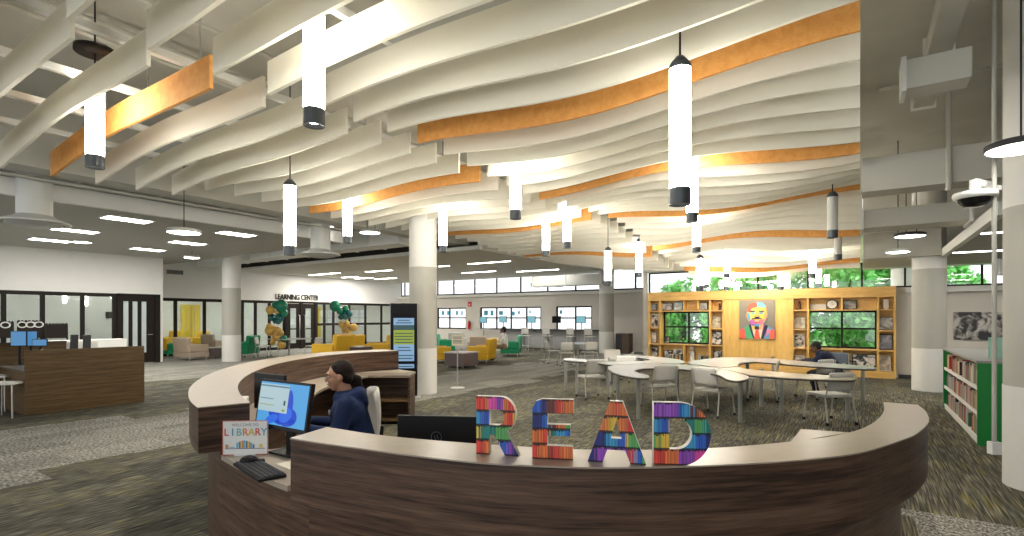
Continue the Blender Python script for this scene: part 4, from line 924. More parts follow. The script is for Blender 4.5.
poly([(.22, .30), (.24, .16), (.34, .08), (.50, .05), (.52, .18), (.36, .22), (.30, .32)], 1); poly([(.50, .05), (.66, .07), (.76, .15), (.70, .20), (.52, .17)], 9); poly([(.76, .15), (.79, .32), (.76, .5), (.70, .46), (.71, .2)], 8)
poly([(.22, .32), (.30, .33), (.33, .5), (.30, .56), (.24, .46)], 3); poly([(.28, .56), (.36, .50), (.50, .60), (.48, .67), (.36, .66)], 4); poly([(.50, .60), (.66, .50), (.74, .48), (.66, .64), (.50, .68)], 10)
poly([(.30, .27), (.46, .28), (.45, .31), (.31, .31)], 7); poly([(.56, .28), (.71, .27), (.70, .31), (.57, .31)], 7); poly([(.34, .32), (.45, .32), (.44, .36), (.35, .36)], 9); poly([(.57, .32), (.68, .32), (.67, .36), (.58, .36)], 3)
poly([(.49, .30), (.54, .30), (.60, .44), (.51, .47), (.43, .44)], 8); poly([(.43, .43), (.60, .43), (.57, .47), (.46, .47)], 7)
poly([(.38, .47), (.64, .47), (.66, .50), (.51, .49), (.36, .51)], 7); poly([(.40, .52), (.62, .52), (.58, .58), (.51, .60), (.44, .58)], 1); poly([(.44, .53), (.58, .53), (.57, .555), (.45, .555)], 6); poly([(.42, .62), (.60, .62), (.56, .68), (.46, .68)], 3)
poly([(.19, .36), (.225, .34), (.24, .46), (.21, .47)], 8); poly([(.79, .34), (.82, .36), (.80, .46), (.775, .47)], 10)
A.build('painted_face', PMS, o)
# photo print on the wall at right
px0, px1 = 953.5, 1003; v = VB+.35; u0, u1 = U_at(px0, v), U_at(px1, v); uc = (u0+u1)/2
o = empty('wall_photo', 'large black and white crowd photo on the right wall', 'photo print', W(uc, v-.035, 1.2), -TH); dd = W(uc, v).y
MB().box(-(u1-u0)/2, (u1-u0)/2, 0, .03, Z_at(340, dd)-1.2, Z_at(312, dd)-1.2).build('print', photomat('crowd_photo', 77, tint=(.60, .56, .52), dark=(.02, .015, .015), scale=5), o)
# ================================================================ GREEN BOOK SHELVING
sh = empty('book_shelving', 'low green ended bookshelf full of books beside the near column', 'bookcase', W(1.27, 8.9, 0), -TH)
GRN_ = mat('green_end_panel', (.01, .24, .045), .35); LN = 3.25
MB().box(-.02, .62, -.03, 0, 0, 1.06).build('end_panel', GRN_, sh); MB().box(-.02, .62, LN, LN+.03, 0, 1.06).build('end_panel', GRN_, sh)
MB().box(-.03, .63, -.04, LN+.04, 1.06, 1.09).build('top_board', mat('shelf_top_grey', (.32, .32, .30), .35), sh)
MB().box(.29, .31, 0, LN, .05, 1.05).build('back_divider', mat('shelf_green_back', (.02, .30, .07), .5), sh)
for z in (.08, .41, .74): MB().box(0, .6, 0, LN, z-.02, z).build('shelf', WHITE, sh)
MB().box(0, .6, 0, LN, 0, .055).build('base_plinth', WHITE, sh)
for z in (.08, .41, .74):
    MB().box(-.008, .0, 0, LN, z-.04, z+.012).build('shelf_lip', WHITE, sh)
for r, (z, nm_) in enumerate(((.08, 'bottom'), (.41, 'middle'), (.74, 'top'))):
    v = 8.97
    while v < 8.9+LN-.12:
        w = R.uniform(.022, .05); hh = R.uniform(.19, .27); k = R.choice([0, 1, 2, 3, 4, 4, 0, 2, 5, 1, 6, 7])
        if R.random() < .06: v += R.uniform(.1, .3); continue
        book(k, W(1.27+.10, v+w/2, z), -TH-PI/2, w*.94, hh, .16, BN[k]+' book on the '+nm_+' shelf of the green ended bookcase', 'books on the '+nm_+' shelf of the green bookcase'); v += w
MB().cb((.35, -.034, .86), (.16, .006, .18)).build('label_holder', WHITE, sh)
o = empty('leaflet_stand', 'mint green upright leaflet on top of the green bookshelf', 'leaflet', W(1.55, 9.55, 1.092), -TH); MB().box(-.09, .09, 0, .02, 0, .28).build('leaflet', mat('mint', (.35, .62, .50), .5), o)
o = empty('display_easel', 'small white book standing on a thin easel on the green bookshelf', 'book stand', W(1.75, 9.7, 1.092), -TH); MB().cb((0, 0, .12), (.13, .02, .2), rx=-.25).build('display_book', WH, o); c = MB(); c.tube([(.02, -.05, 0), (.1, .02, .2), (.18, -.05, 0)], .005, 6); c.build('easel_wire', DGREY, o)
# ================================================================ KIOSK, SIGN STAND
D = 10.6; kx = (404-512)/F*D
o = empty('information_kiosk', 'tall black digital kiosk with blue and yellow screen beside a column', 'kiosk', (kx, D, 0), math.radians(8))
kh = Z_at(303, D); MB().box(-.275, .275, -.03, .06, .04, kh).build('cabinet', mat('kiosk_side', (.30, .30, .30), .35, metal=.5), o, bevel=.01); MB().box(-.33, .33, -.22, .26, 0, .04).build('foot_plate', METAL, o)
MB().box(-.265, .265, -.036, -.031, .05, kh-.01).build('glass_front', mat('kiosk_glass', (.006, .006, .008), .35, spec=.12), o)
c = MB(); sw = .205; y = -.0375; top = kh-.10
def band(z0, z1, mi, x0=-sw, x1=sw, e=0): c.m(mi).box(x0, x1, y-.0015-e, y-e, z0, z1)
bands = [(318, 325, 7), (325, 330, 5), (330, 344.5, 6), (344.5, 361, 7), (364, 368, 7)]
band(Z_at(318, D), Z_at(313, D), 8)
for a, b, mi in bands: band(Z_at(b, D), Z_at(a, D), mi)
for i, yy in enumerate((320, 322.5, 327, 333, 336, 339, 342, 347, 350, 355, 358, 366)):
    w_ = (.12, .16, .14, .18, .19, .17, .18, .12, .15, .19, .17, .18)[i]; band(Z_at(yy+.8, D), Z_at(yy-.2, D), 5 if mi != 5 else 1, -w_, w_, .002)
c.build('screen', SCRM, o)
D = 12.1; o = empty('sign_stand', 'small white notice on a thin metal floor stand', 'sign', ((457.5-512)/F*D, D, 0), 0)
MB().cyl(0, 0, .02, 1.0, .014, 10).build('pole', STEEL, o); c = MB(); c.lathe([(0, .03), (.03, .03), (.17, .012), (.17, 0), (0, 0)], (0, 0, 0), 24); c.build('base', WHITE, o)
bd = MB().box(-.135, .135, -.02, -.008, .98, 1.24).build('notice_board', mat('notice_cream', (.68, .64, .52), .6), o); c = MB(); [c.box(-.1, .1, -.0215, -.0205, z, z+.012) for z in (1.18, 1.15, 1.1, 1.07, 1.04)]; c.build('printed_lines', DGREY, bd)
# ================================================================ LOUNGE FURNITURE
YF = mat('mustard_vinyl', (.72, .42, .02), .5); GF = mat('green_vinyl', (.0, .22, .09), .5); BF = mat('beige_vinyl', (.42, .33, .25), .5); MINT = mat('light_green_vinyl', (.12, .42, .27), .5); GRF = mat('light_grey_fabric', (.55, .53, .50), .8)
def armchair(px, D, a, m, lb, back=None, w=.78, arms=True, grp=None):
    o = empty('armchair', lb, 'armchair', ((px-512)/F*D, D, 0), math.radians(a), grp)      # faces local +y
    MB().box(-w/2, w/2, -.36, .38, .12, .30).build('base', m, o, bevel=.02); MB().box(-w/2+.12, w/2-.12, -.26, .40, .30, .44).build('seat_cushion', m, o, bevel=.035)
    b = MB(); b.cb((0, -.33, .56), (w-.1, .16, .56), rx=.12); b.build('backrest', back or m, o, bevel=.05)
    if arms:
        for s_ in (-1, 1): MB().box(s_*(w/2-.06)-.06, s_*(w/2-.06)+.06, -.34, .36, .30, .58).build('armrest', m, o, bevel=.03)
    for sx in (-1, 1):
        for sy in (-1, 1): MB().cyl(sx*(w/2-.07), sy*.3, 0, .12, .018, 8).build('leg', STEEL, o)
    return o
AC = [(334, 18.2, 70, YF, 'large mustard armchair above the seated worker, facing left', None, .95, 1.27), (349, 20.5, 60, YF, 'mustard armchair behind the large one above the worker', None, .8, 1.15), (378, 19.0, 100, YF, 'mustard armchair at the left of the kiosk', None, .85, 1.2), (392, 21.5, 40, YF, 'mustard armchair partly hidden behind the kiosk', None, .8, 1),
 (439, 19.0, -70, YF, 'mustard armchair just right of the kiosk column', None, .85, 1), (482, 18.9, 75, YF, 'mustard armchair right of the dark low table', None, 1.0, 1.05), (443, 24.0, -60, GF, 'green armchair with light back behind the kiosk column', MINT, .95, 1.05),
 (511.5, 22.2, 82, GF, 'green armchair with light green back occupied by the person in white', MINT, .95, 1.05), (477, 22.5, 10, BF, 'beige armchair behind the mustard one', None, .8, 1), (457, 25.5, 0, GRF, 'pale grey chair under the far window', None, .8, 1.1),
 (191, 20.0, -25, BF, 'beige armchair with its back to the camera at left', None, .95, 1.05), (170, 21.8, -25, GF, 'green armchair beside the dark office door', YF, .8, .95), (196, 26, 150, YF, 'mustard armchair behind the beige one', None, .95, 1.1), (166, 25.5, 150, YF, 'mustard armchair behind the green one beside the door', None, .8, 1.15), (215, 23.5, -20, BF, 'pale beige armchair left of the left column', None, .8, 1.05),
 (245, 21.8, 85, GF, 'green armchair immediately right of the left column', None, .9, 1.05)]
for px, D, a_, m_, lb, bk_, w_, sc_ in AC: armchair(px, D, a_, m_, lb, bk_, w_).scale = (sc_,)*3
def cube_table(px, D, w, h, lb, m):
    o = empty('low_table', lb, 'table', ((px-512)/F*D, D, 0), -TH); MB().box(-w/2, w/2, -w/2, w/2, .05, h-.03).build('table_body', m, o, bevel=.02); MB().box(-w/2-.01, w/2+.01, -w/2-.01, w/2+.01, h-.03, h).build('tabletop', mat('low_table_top', (.45, .41, .38), .35), o)
    for sx in (-1, 1):
        for sy in (-1, 1): MB().cyl(sx*(w/2-.06), sy*(w/2-.06), 0, .05, .02, 8).build('leg', STEEL, o)
TAUPE = mat('taupe_vinyl', (.13, .10, .10), .5)
cube_table(461.5, 17.2, .80, .50, 'taupe low table behind the sign stand', TAUPE); cube_table(360, 18.4, .62, .62, 'taupe low table between the mustard armchairs', TAUPE); cube_table(216, 21.3, .6, .42, 'dark low table beside the left column', TAUPE)
# balloon columns
GB = mat('green_balloon', (.01, .22, .12), .22, spec=.6); TB = mat('teal_balloon', (.01, .13, .13), .22, spec=.6); YB = mat('gold_balloon', (.68, .42, .10), .3, spec=.5)
def balloons(px0, D, pts, lb):
    x0 = (px0-512)/F*D; o = empty('balloon_column', lb, 'balloons', (x0, D, 0))
    for i, (px, py, r, m) in enumerate(pts):
        rr = r*D/F; x = (px-px0)/F*D; z = Z_at(py, D); c = MB(); c.ell((0, 0, 0), (rr, rr, rr*1.08), 16, 12); c.lathe([(rr*.12, -rr*1.16), (.006, -rr*1.05)], (0, 0, 0), 8); c.build('balloon', m, o, loc=(x, R.uniform(-.12, .12), z), rot=(R.uniform(-.5, .5), R.uniform(-.5, .5), 0))
    MB().cyl(0, .1, 0, 1.9, .015, 8).build('support_pole', STEEL, o)
b1 = [(282.5, 306, 6, GB), (271.5, 310, 4.2, YB), (276, 305, 3.4, GB), (284, 313, 4, GB), (277.5, 312.5, 2.5, YB)]+[(271+R.uniform(0, 11), 316+R.uniform(0, 6), 2.8, TB) for _ in range(9)]+[(269.5, 330.5, 4.9, YB), (281.5, 344.5, 4.2, YB), (284, 339, 3.5, GB)]+[(270+R.uniform(0, 11), 325+R.uniform(0, 18), 2.8, YB) for _ in range(15)]
b2 = [(335, 306, 5.3, GB), (341, 311, 3.5, GB), (346, 309, 3.2, GB)]+[(340+R.uniform(0, 10), 311+R.uniform(0, 7), 2.7, TB) for _ in range(8)]+[(353.5, 327.5, 3.8, YB), (349, 336, 3, MINT)]+[(341+R.uniform(0, 9), 320+R.uniform(0, 16), 2.7, YB) for _ in range(12)]
balloons(277, 21.5, b1, 'left balloon column in green and gold before the learning center doors'); balloons(345, 24.5, b2, 'right balloon column in green and gold beside the learning center doors')
# learning center lettering on the wall
va, vb_ = V_at(275, UBW), V_at(318, UBW); DDm = W(UBW, (va+vb_)/2).y
o = empty('wall_lettering', 'dark LEARNING CENTER lettering above the double doors', 'sign', W(UBW+.02, (va+vb_)/2, 2.66), 0, None, (0, 0, PI/2-TH))
tt = text('lettering', 'LEARNING CENTER', .38, DARKF, o, (0, -.01, 0), (PI/2, 0, 0), .012, bold=.006); bb = [v[0] for v in tt.bound_box]; tt.scale[0] = (vb_-va)/(max(bb)-min(bb))
# ================================================================ COMPUTER COUNTER under the far windows
D0 = VL-.75; u0, u1 = U_at(500, D0), U_at(600, D0)
o = empty('computer_counter', 'long grey computer counter under the far windows', 'counter', W((u0+u1)/2, VL-.5, 0), -TH); hw = (u1-u0)/2
MB().box(-hw, hw, -.32, .32, .98, 1.03).build('worktop', DGREY, o); MB().box(-hw, hw, -.05, .3, .05, .98).build('back_panel', mat('counter_grey', (.34, .34, .34), .5), o)
for i in range(5): x = -hw+.02+(2*hw-.06)*i/4; MB().box(x, x+.04, -.3, .3, 0, .98).build('side_panel', mat('counter_grey', (.34, .34, .34), .5), o)
o2 = o; v = VL-.55
for i, (px, lb, bl) in enumerate(((483.5, 'leftmost blue monitor under the far windows', 0), (503, 'second blue monitor, above the person in white', 0), (531.5, 'blue monitor left of the dark one on the computer counter', 0), (556.5, 'dark backed monitor on the computer counter', 1), (581, 'rightmost blue monitor on the computer counter', 0))):
    u = U_at(px, v); zz = 1.03 if px > 495 else 1.03
    if px < 495: small_table(483.5, W(u, v).y, .6, 1.0, 'high table carrying the leftmost far monitor'); zz = 1.0
    m_ = empty('desk_monitor', lb, 'monitor', W(u, v, zz+.003), -TH-.15, 'monitors under the far windows'); MB().box(-.27, .27, -.02, .02, .32, .66).build('casing', BLACK, m_); MB().box(-.25, .25, -.024, -.021, .34, .64).build('screen', SCRM[8] if bl else emat('pale_screen', (.25, .62, .72), .9), m_)
    MB().cyl(0, .02, .012, .4, .025, 8).build('stand_neck', DGREY, m_); MB().box(-.12, .12, -.08, .1, 0, .012).build('stand_base', DGREY, m_)
def stool(px, D, lb):
    o = empty('counter_stool', lb, 'stool', ((px-512)/F*D, D, 0), -TH, 'tall stools at the computer counter'); MB().box(-.21, .21, -.2, .2, .72, .75).build('seat', PLAS, o, bevel=.01); c = MB(); c.cb((0, -.2, .98), (.42, .02, .30), rx=.1); c.build('backrest', PLAS, o, bevel=.008)
    for sx in (-1, 1):
        for sy in (-1, 1): MB().tube([(sx*.18, sy*.17, .72), (sx*.23, sy*.23, 0)], .013, 8).build('leg', FRM, o)
        MB().tube([(sx*.19, -.19, .74), (sx*.19, -.21, 1.05)], .012, 8).build('back_post', FRM, o)
    c = MB(); [c.tube([(-.21, s_*.21, .25), (.21, s_*.21, .25)], .01, 6) for s_ in (-1, 1)]; [c.tube([(s_*.21, -.21, .25), (s_*.21, .21, .25)], .01, 6) for s_ in (-1, 1)]; c.build('foot_ring', FRM, o)
stool(527, 25.6, 'leftmost tall pale stool at the computer counter'); stool(548, 25.0, 'second tall pale stool at the computer counter'); stool(572, 24.4, 'tall pale stool left of the far column'); stool(590, 24.0, 'rightmost tall pale stool behind the far column')
o = empty('cabinet', 'brown cabinet standing against the far wall right of the column', 'cabinet', (*G(622, 353.5).xy, 0), -TH); D = G(622, 353.5).y
MB().box(-.32, .32, .02, .5, 0, Z_at(333.5, D)).build('cabinet_body', mat('cabinet_brown', (.13, .085, .065), .5), o, bevel=.01); c = MB(); c.box(-.3, -.02, .0, .018, .05, .85); c.build('cabinet_door', DGREY, o)
# fire extinguisher and red bell
u = U_at(470, VL); o = empty('fire_extinguisher', 'red fire extinguisher on the far wall beside the windows', 'fire extinguisher', W(u, VL-.09, .95), -TH); MB().cyl(0, 0, 0, .42, .08, 16, .075).build('cylinder', mat('fire_red', (.6, .02, .02), .4), o); MB().cyl(0, 0, .42, .5, .03, 10).build('valve', BLACK, o); MB().tube([(.03, 0, .47), (.11, 0, .4), (.1, 0, .15)], .012, 8).build('hose', BLACK, o)
o = empty('fire_alarm', 'small red fire alarm box on the far wall', 'alarm', W(u, VL-.03, 2.25), -TH); MB().box(-.12, .12, -.03, .028, 0, .28).build('alarm_body', mat('fire_red', (.6, .02, .02), .4), o, bevel=.01); MB().box(-.05, .05, -.034, -.03, .08, .16).build('alarm_lens', WHITE, o)
# window clings: blue shapes low on the far panes
cm_ = mat('blue_window_cling', (.10, .42, .60), .6)
for i, (px, py, w, h, mi) in enumerate([(443, 313, 3, 4, 0), (449, 313, 4, 4, 0), (457, 313, 2.4, 4, 0), (462, 313, 1.6, 4, 0), (486, 313, 4, 5, 0), (492, 313, 3, 5, 0), (501, 313, 4, 4, 0), (513, 313.5, 3.5, 4, 0), (519, 312.5, 2, 3, 0), (530, 312, 1.5, 3, 0), (561, 312, 2.4, 3.5, 0), (534, 285, 7, 4, 1), (559, 285, 7, 4, 1)]):
    v = VL+.06; u = U_at(px, v); D = W(u, v).y; k = D/F/1.0; o = tag(MB().box(-w*k/2*1.2, w*k/2*1.2, -.004, .004, -h*k/2, h*k/2).build('window_cling', cm_, loc=W(u, v, Z_at(py, D)), rz=-TH), 'small blue paper shape stuck on a far window', 'window decoration', 'blue shapes on the far windows')
# ================================================================ LEFT SERVICE DESK
u0 = -11.55; va, vb_ = 2.68, 4.42
sd = empty('service_desk', 'walnut panelled service desk with tall back panel at left', 'desk', W(u0, va, 0), -TH)
L = vb_-va
MB().box(-.03, .0, 0, L, 0.01, 1.09).build('front_panel', WALNUT2, sd); MB().box(-1.4, -.03, 0, .03, 0.01, .72).build('side_panel', WALNUT2, sd)
MB().box(-1.6, -.03, .0, L, .72, .75).build('worktop', mat('desk_dark_top', (.10, .08, .065), .4), sd)
mb = MB(); mb.box(-1.6, -1.57, .2, L, 0, .72); mb.build('rear_panel', WALNUT2, sd)
sd2 = empty('desk_partition', 'walnut desk screen at the far left edge behind the blue monitors', 'partition', W(-13.6, 1.9, 0), -TH); MB().box(-.03, .0, -1.2, 1.9, 0, 1.14).build('panel', WALNUT2, sd2)
MB().box(-.05, .02, -1.2, 1.9, 1.14, 1.16).build('cap_strip', DGREY, sd2)
for px, D, w, lb in ((19, 9.75, .25, 'left one of three blue lit monitors on the service desk'), (30, 9.9, .25, 'middle one of three blue lit monitors on the service desk'), (40, 9.8, .24, 'right lower one of three blue lit monitors on the service desk')):
    x = (px-512)/F*D; o = empty('desk_monitor', lb, 'monitor', (x, D, .753), math.radians(15), 'monitors on the left service desk')
    zt = Z_at(331 if px < 35 else 339, D)-.753; zb = Z_at(346, D)-.753
    MB().box(-w/2, w/2, -.015, .015, zb, zt).build('casing', BLACK, o); MB().box(-w/2+.01, w/2-.01, -.019, -.016, zb+.01, zt-.01).build('screen', emat('blue_screen_left', (.12, .38, .75), .75), o)
    MB().cyl(0, .02, 0.01, zb+.1, .02, 8).build('stand_neck', BLACK, o); MB().box(-.1, .1, -.07, .08, 0, .012).build('stand_base', BLACK, o)
# white workstation run behind
o = empty('workstation_desk', 'white workstation screens receding behind the service desk', 'desk', W(-15.5, 4.0, 0), -TH); ws = V_at(98, -15.5)-4.0; MB().box(-.05, .0, -1.5, ws, 0.0, 1.05).build('screen_panel', PALEC, o); MB().box(-1.2, -.05, -1.5, ws, .72, .75).build('worktop', PALEC, o); MB().box(-1.2, -1.17, -1.5, ws, 0, .72).build('end_panel', PALEC, o)
o = empty('white_cabinet', 'long white low cabinet before the dark office door', 'cabinet', W(-17.6, (V_at(93, -17.6)+V_at(131, -17.6))/2-.75, 0), -TH); MB().box(-.5, .0, -1.1, 1.1, 0, 1.02).build('cabinet_body', PALEC, o, bevel=.01); c = MB(); [c.box(.001, .01, -1.05+.72*i, -.36+.72*i, .08, .97) for i in range(3)]; c.build('door', WHITE, o)
for px, D, lb in ((72, 12.4, 'left of two dark high backed chairs behind the service desk'), (84.5, 12.2, 'right of two dark high backed chairs behind the service desk')):
    o = empty('office_chair', lb, 'chair', ((px-512)/F*D, D, 0), .9, 'dark office chairs behind the service desk'); MB().cb((0, -.2, .98), (.15, .05, .52), rx=.1).build('backrest', DGREY, o, bevel=.02); MB().box(-.24, .24, -.2, .25, .44, .5).build('seat', DGREY, o, bevel=.02); MB().cyl(0, 0, .06, .44, .03, 10).build('gas_post', BLACK, o)
    c = MB(); [c.tube([(0, 0, .08), (.28*math.cos(a), .28*math.sin(a), .04)], .018, 6) for a in [2*PI*i/5 for i in range(5)]]; c.build('star_base', BLACK, o)
# stools in front of the desk
for px, py, D, lb in ((0, 376, 9.2, 'farther white stool at the left edge under the service desk'), (7, 383, 8.6, 'nearer white stool at the left edge under the service desk')):
    z = Z_at(py, D); o = empty('white_stool', lb, 'stool', ((px-512)/F*D, D, 0), .2, 'white stools at the service desk'); MB().cb((0, 0, z), (.42, .4, .035)).build('seat', PALEC, o, bevel=.015)
    for sx in (-1, 1):
        for sy in (-1, 1): MB().tube([(sx*.17, sy*.16, z-.02), (sx*.19, sy*.18, 0)], .012, 8).build('leg', STEEL, o)
# dark wavy boards behind the office glass
DOT = mat('board_dots', (.6, .6, .58), .6)
for a, b, y0, lb, dots in ((-8, 14, 323, 'left black notice board with white rings behind the office glass', 1), (17, 42, 322, 'black notice board with white rings between the office mullions', 3), (45, 68, 325, 'dark scalloped board behind the second office pane', 0)):
    u = -20.6; va, vb_ = V_at(max(a, -20), u), V_at(b, u); D = W(u, va).y; zt = Z_at(y0, D); zb = Z_at(338.5, D)
    o = empty('notice_board', lb, 'board', W(u, (va+vb_)/2, 0), -TH); hw = (vb_-va)/2
    m_ = MB(); m_.box(-.02, .0, -hw, hw, zb, zt); n = 7; [m_.ell((-.01, -hw+(i+.5)*2*hw/n, zt), (.009, hw/n, .06), 12, 8) for i in range(n)]; m_.build('board_panel', DARKF, o)
    if dots: m_ = MB(); [m_.tube([(.004, -hw+(i+.6)*2*hw/dots+.10*math.cos(t), (zt+zb)/2+.16+.08*math.sin(t)) for t in [2*PI*q/14 for q in range(15)]], .02, 6) for i in range(dots)]; m_.build('ring_motif', DOT, o)
    MB().box(-.02, -.0, -hw, -hw+.04, 0, zb).build('leg', DARKF, o); MB().box(-.02, -.0, hw-.04, hw, 0, zb).build('leg', DARKF, o)
o = tag(MB().box(UA-3.04, UA-3.02, 8.0, 8.3, 1.6, 1.85).build('wall_plate', DARKF, rz=-TH), 'small dark plate on the office back wall', 'plate')
# ================================================================ PEOPLE (voxel-joined bodies)
def capsule(mb, a, b, ra, rb, n=5, seg=14):
    a, b = Vector(a), Vector(b); d = (b-a); L = d.length
    pts, rs = [], []
    for i in range(n): t = PI/2*i/n; pts.append(a-d.normalized()*ra*math.cos(t)); rs.append(max(.0005, ra*math.sin(t)))
    for i in range(5): pts.append(a.lerp(b, i/4)); rs.append(ra+(rb-ra)*i/4)
    for i in range(1, n+1): t = PI/2*i/n; pts.append(b+d.normalized()*rb*math.sin(t)); rs.append(max(.0005, rb*math.cos(t)))
    mb.tube(pts, rs, seg)
def finish(mb, name, m, parent, voxel, smooth=6, fac=.5):
    o = mb.build(name, m, parent); r = o.modifiers.new('remesh', 'REMESH'); r.mode = 'VOXEL'; r.voxel_size = voxel; r.use_smooth_shade = True
    s = o.modifiers.new('smooth', 'SMOOTH'); s.iterations = smooth; s.factor = fac
    bpy.context.view_layer.update(); dg = bpy.context.evaluated_depsgraph_get(); me = bpy.data.meshes.new_from_object(o.evaluated_get(dg)); o.modifiers.clear(); o.data = me
    for p in me.polygons: p.use_smooth = True
    me.materials.clear(); me.materials.append(m); return o
def hand(mb, w, dirv, up, s=1.0, curl=.5, side=1):
    w = Vector(w); f = Vector(dirv).normalized(); up = (Vector(up)-f*Vector(up).dot(f)).normalized(); sd = f.cross(up)*side
    pc = w+f*.045*s
    for k in (-1.2, -.4, .4, 1.2): capsule(mb, w+sd*k*.012*s, w+f*.085*s+sd*k*.018*s, .013*s, .0125*s)
    for k, L in zip((-1.5, -.5, .5, 1.5), (.062, .074, .07, .055)):
        b = w+f*.088*s+sd*k*.0185*s; m1 = b+(f*math.cos(curl*.5)-up*math.sin(curl*.5))*L*.5*s; e = m1+(f*math.cos(curl*1.5)-up*math.sin(curl*1.5))*L*.5*s
        capsule(mb, b, m1, .0095*s, .0088*s, 4, 10); capsule(mb, m1, e, .0088*s, .0075*s, 4, 10)
    tb = w+f*.03*s-sd*.03*s; t1 = tb+(f*.6-sd*.7-up*.3).normalized()*.035*s; t2 = t1+(f*.9-sd*.2-up*.4).normalized()*.03*s
    capsule(mb, w+f*.015*s-sd*.01*s, tb, .014*s, .012*s, 4, 10); capsule(mb, tb, t1, .0115*s, .010*s, 4, 10); capsule(mb, t1, t2, .010*s, .0085*s, 4, 10)
def rot(v, M): return M @ Vector(v)
def person(lb, loc, rz, J, skin, top, trousers, hair, shoe, voxel=.008, glasses=False, style='bun', detail=True, lean=0, headrot=(0, 0, 0)):
    o = empty('person', lb, 'person', loc, rz)          # faces local +x, z up
    b = MB(); pel, ch, nk, hd = [Vector(J[k]) for k in ('pelvis', 'chest', 'neck', 'head')]
    HM = Matrix.Rotation(headrot[2], 4, 'Z') @ Matrix.Rotation(headrot[1], 4, 'Y') @ Matrix.Rotation(headrot[0], 4, 'X')
    H = lambda p: tuple(hd+HM @ Vector(p))
    R3 = HM
    # head: cranium, face, jaw, nose, lips, ears, eye sockets
    b.ell(hd+HM @ Vector((-.012, 0, .03)), (.092, .073, .088), 24, 16, R3); b.ell(hd+HM @ Vector((.028, 0, -.02)), (.060, .058, .082), 24, 16, R3); b.ell(hd+HM @ Vector((.04, 0, -.075)), (.036, .040, .032), 16, 10, R3)
    b.ell(hd+HM @ Vector((.083, 0, .03)), (.012, .045, .02), 12, 8, R3)
    capsule(b, H((.086, 0, .012)), H((.102, 0, -.020)), .006, .0105, 4, 10); b.ell(hd+HM @ Vector((.082, 0, -.052)), (.012, .022, .011), 14, 8, R3); b.ell(hd+HM @ Vector((.072, .03, -.02)), (.018, .018, .02), 12, 8, R3); b.ell(hd+HM @ Vector((.072, -.03, -.02)), (.018, .018, .02), 12, 8, R3)
    for s_ in (-1, 1): b.ell(hd+HM @ Vector((-.002, s_*.074, -.005)), (.020, .010, .032), 12, 8, R3)
    capsule(b, hd+HM @ Vector((-.015, 0, -.06)), nk, .053, .058)
    capsule(b, nk-Vector((0, 0, .04)), ch, .075, .12); capsule(b, ch+Vector((0, -.06, .02)), ch+Vector((0, .06, .02)), .11, .11); capsule(b, ch, pel, .12, .135); capsule(b, pel+Vector((0, -.07, 0)), pel+Vector((0, .07, 0)), .115, .115)
    for s_ in ('L', 'R'):
        sh, el, wr, hv = [Vector(J[k+s_]) for k in ('sh', 'el', 'wr', 'hand')]; hp, kn, an, to = [Vector(J[k+s_]) for k in ('hip', 'kn', 'an', 'toe')]
        capsule(b, sh, el, .046, .036); capsule(b, el, wr, .036, .025); capsule(b, hp, kn, .082, .056); capsule(b, kn, an, .052, .036); capsule(b, an, to, .036, .028)
        hand(b, wr, hv, J.get('up'+s_, (0, 0, 1)), 1, J.get('curl', .6), 1 if s_ == 'L' else -1)
    finish(b, 'body', skin, o, voxel, 3)
    # top / hoodie
    c = MB(); capsule(c, nk-Vector((0, 0, .05)), ch, .10, .15); capsule(c, ch+Vector((0, -.075, .03)), ch+Vector((0, .075, .03)), .135, .135); capsule(c, ch, pel+Vector((0, 0, .03)), .15, .165)
    for s_ in ('L', 'R'):
        sh, el, wr = [Vector(J[k+s_]) for k in ('sh', 'el', 'wr')]; capsule(c, sh, el, .073, .062); capsule(c, el, wr-(wr-el).normalized()*.02, .060, .040)
    if style == 'bun':
        c.tube([nk+Vector((.085*math.cos(t)-.015, .092*math.sin(t), -.022+.03*(1-math.cos(t))/2)) for t in [2*PI*i/20 for i in range(21)]], .03, 10)
        capsule(c, nk+Vector((-.10, -.05, -.0)), nk+Vector((-.10, .05, -.0)), .055, .055); capsule(c, nk+Vector((-.13, 0, -.08)), nk+Vector((-.10, 0, .0)), .05, .06)
    else: c.tube([nk+Vector((.065*math.cos(t), .065*math.sin(t), .0)) for t in [2*PI*i/20 for i in range(21)]], .02, 10)
    finish(c, 'hoodie' if style == 'bun' else 'jacket' if style == 'short' else 'shirt', top, o, .012 if detail else .016, 8)
    c = MB(); capsule(c, pel+Vector((0, -.07, -.01)), pel+Vector((0, .07, -.01)), .14, .14)
    for s_ in ('L', 'R'): hp, kn, an = [Vector(J[k+s_]) for k in ('hip', 'kn', 'an')]; capsule(c, hp, kn, .098, .075); capsule(c, kn, an+Vector((0, 0, .02)), .072, .058)
    finish(c, 'trousers', trousers, o, .014, 6)
    for s_ in ('L', 'R'): c = MB(); an, to = Vector(J['an'+s_]), Vector(J['toe'+s_]); capsule(c, an-Vector((.03, 0, .02)), to, .045, .038); finish(c, 'shoe', shoe, o, .012, 3)
    # hair
    c = MB(); c.ell(hd+HM @ Vector((-.026, 0, .045)), (.095, .080, .088), 24, 16, R3); c.ell(hd+HM @ Vector((-.052, 0, -.0)), (.064, .074, .072), 20, 12, R3)
    if style == 'bun':
        for s_ in (-1, 1): capsule(c, H((.022, s_*.045, .092)), H((-.01, s_*.070, .045)), .016, .014); capsule(c, H((-.01, s_*.070, .045)), H((-.07, s_*.045, -.02)), .014, .03)
        capsule(c, H((-.09, 0, -.01)), H((-.135, 0, -.04)), .028, .036); capsule(c, H((-.135, 0, -.04)), H((-.15, .0, -.13)), .036, .026); capsule(c, H((-.15, 0, -.13)), H((-.145, .01, -.20)), .026, .010)
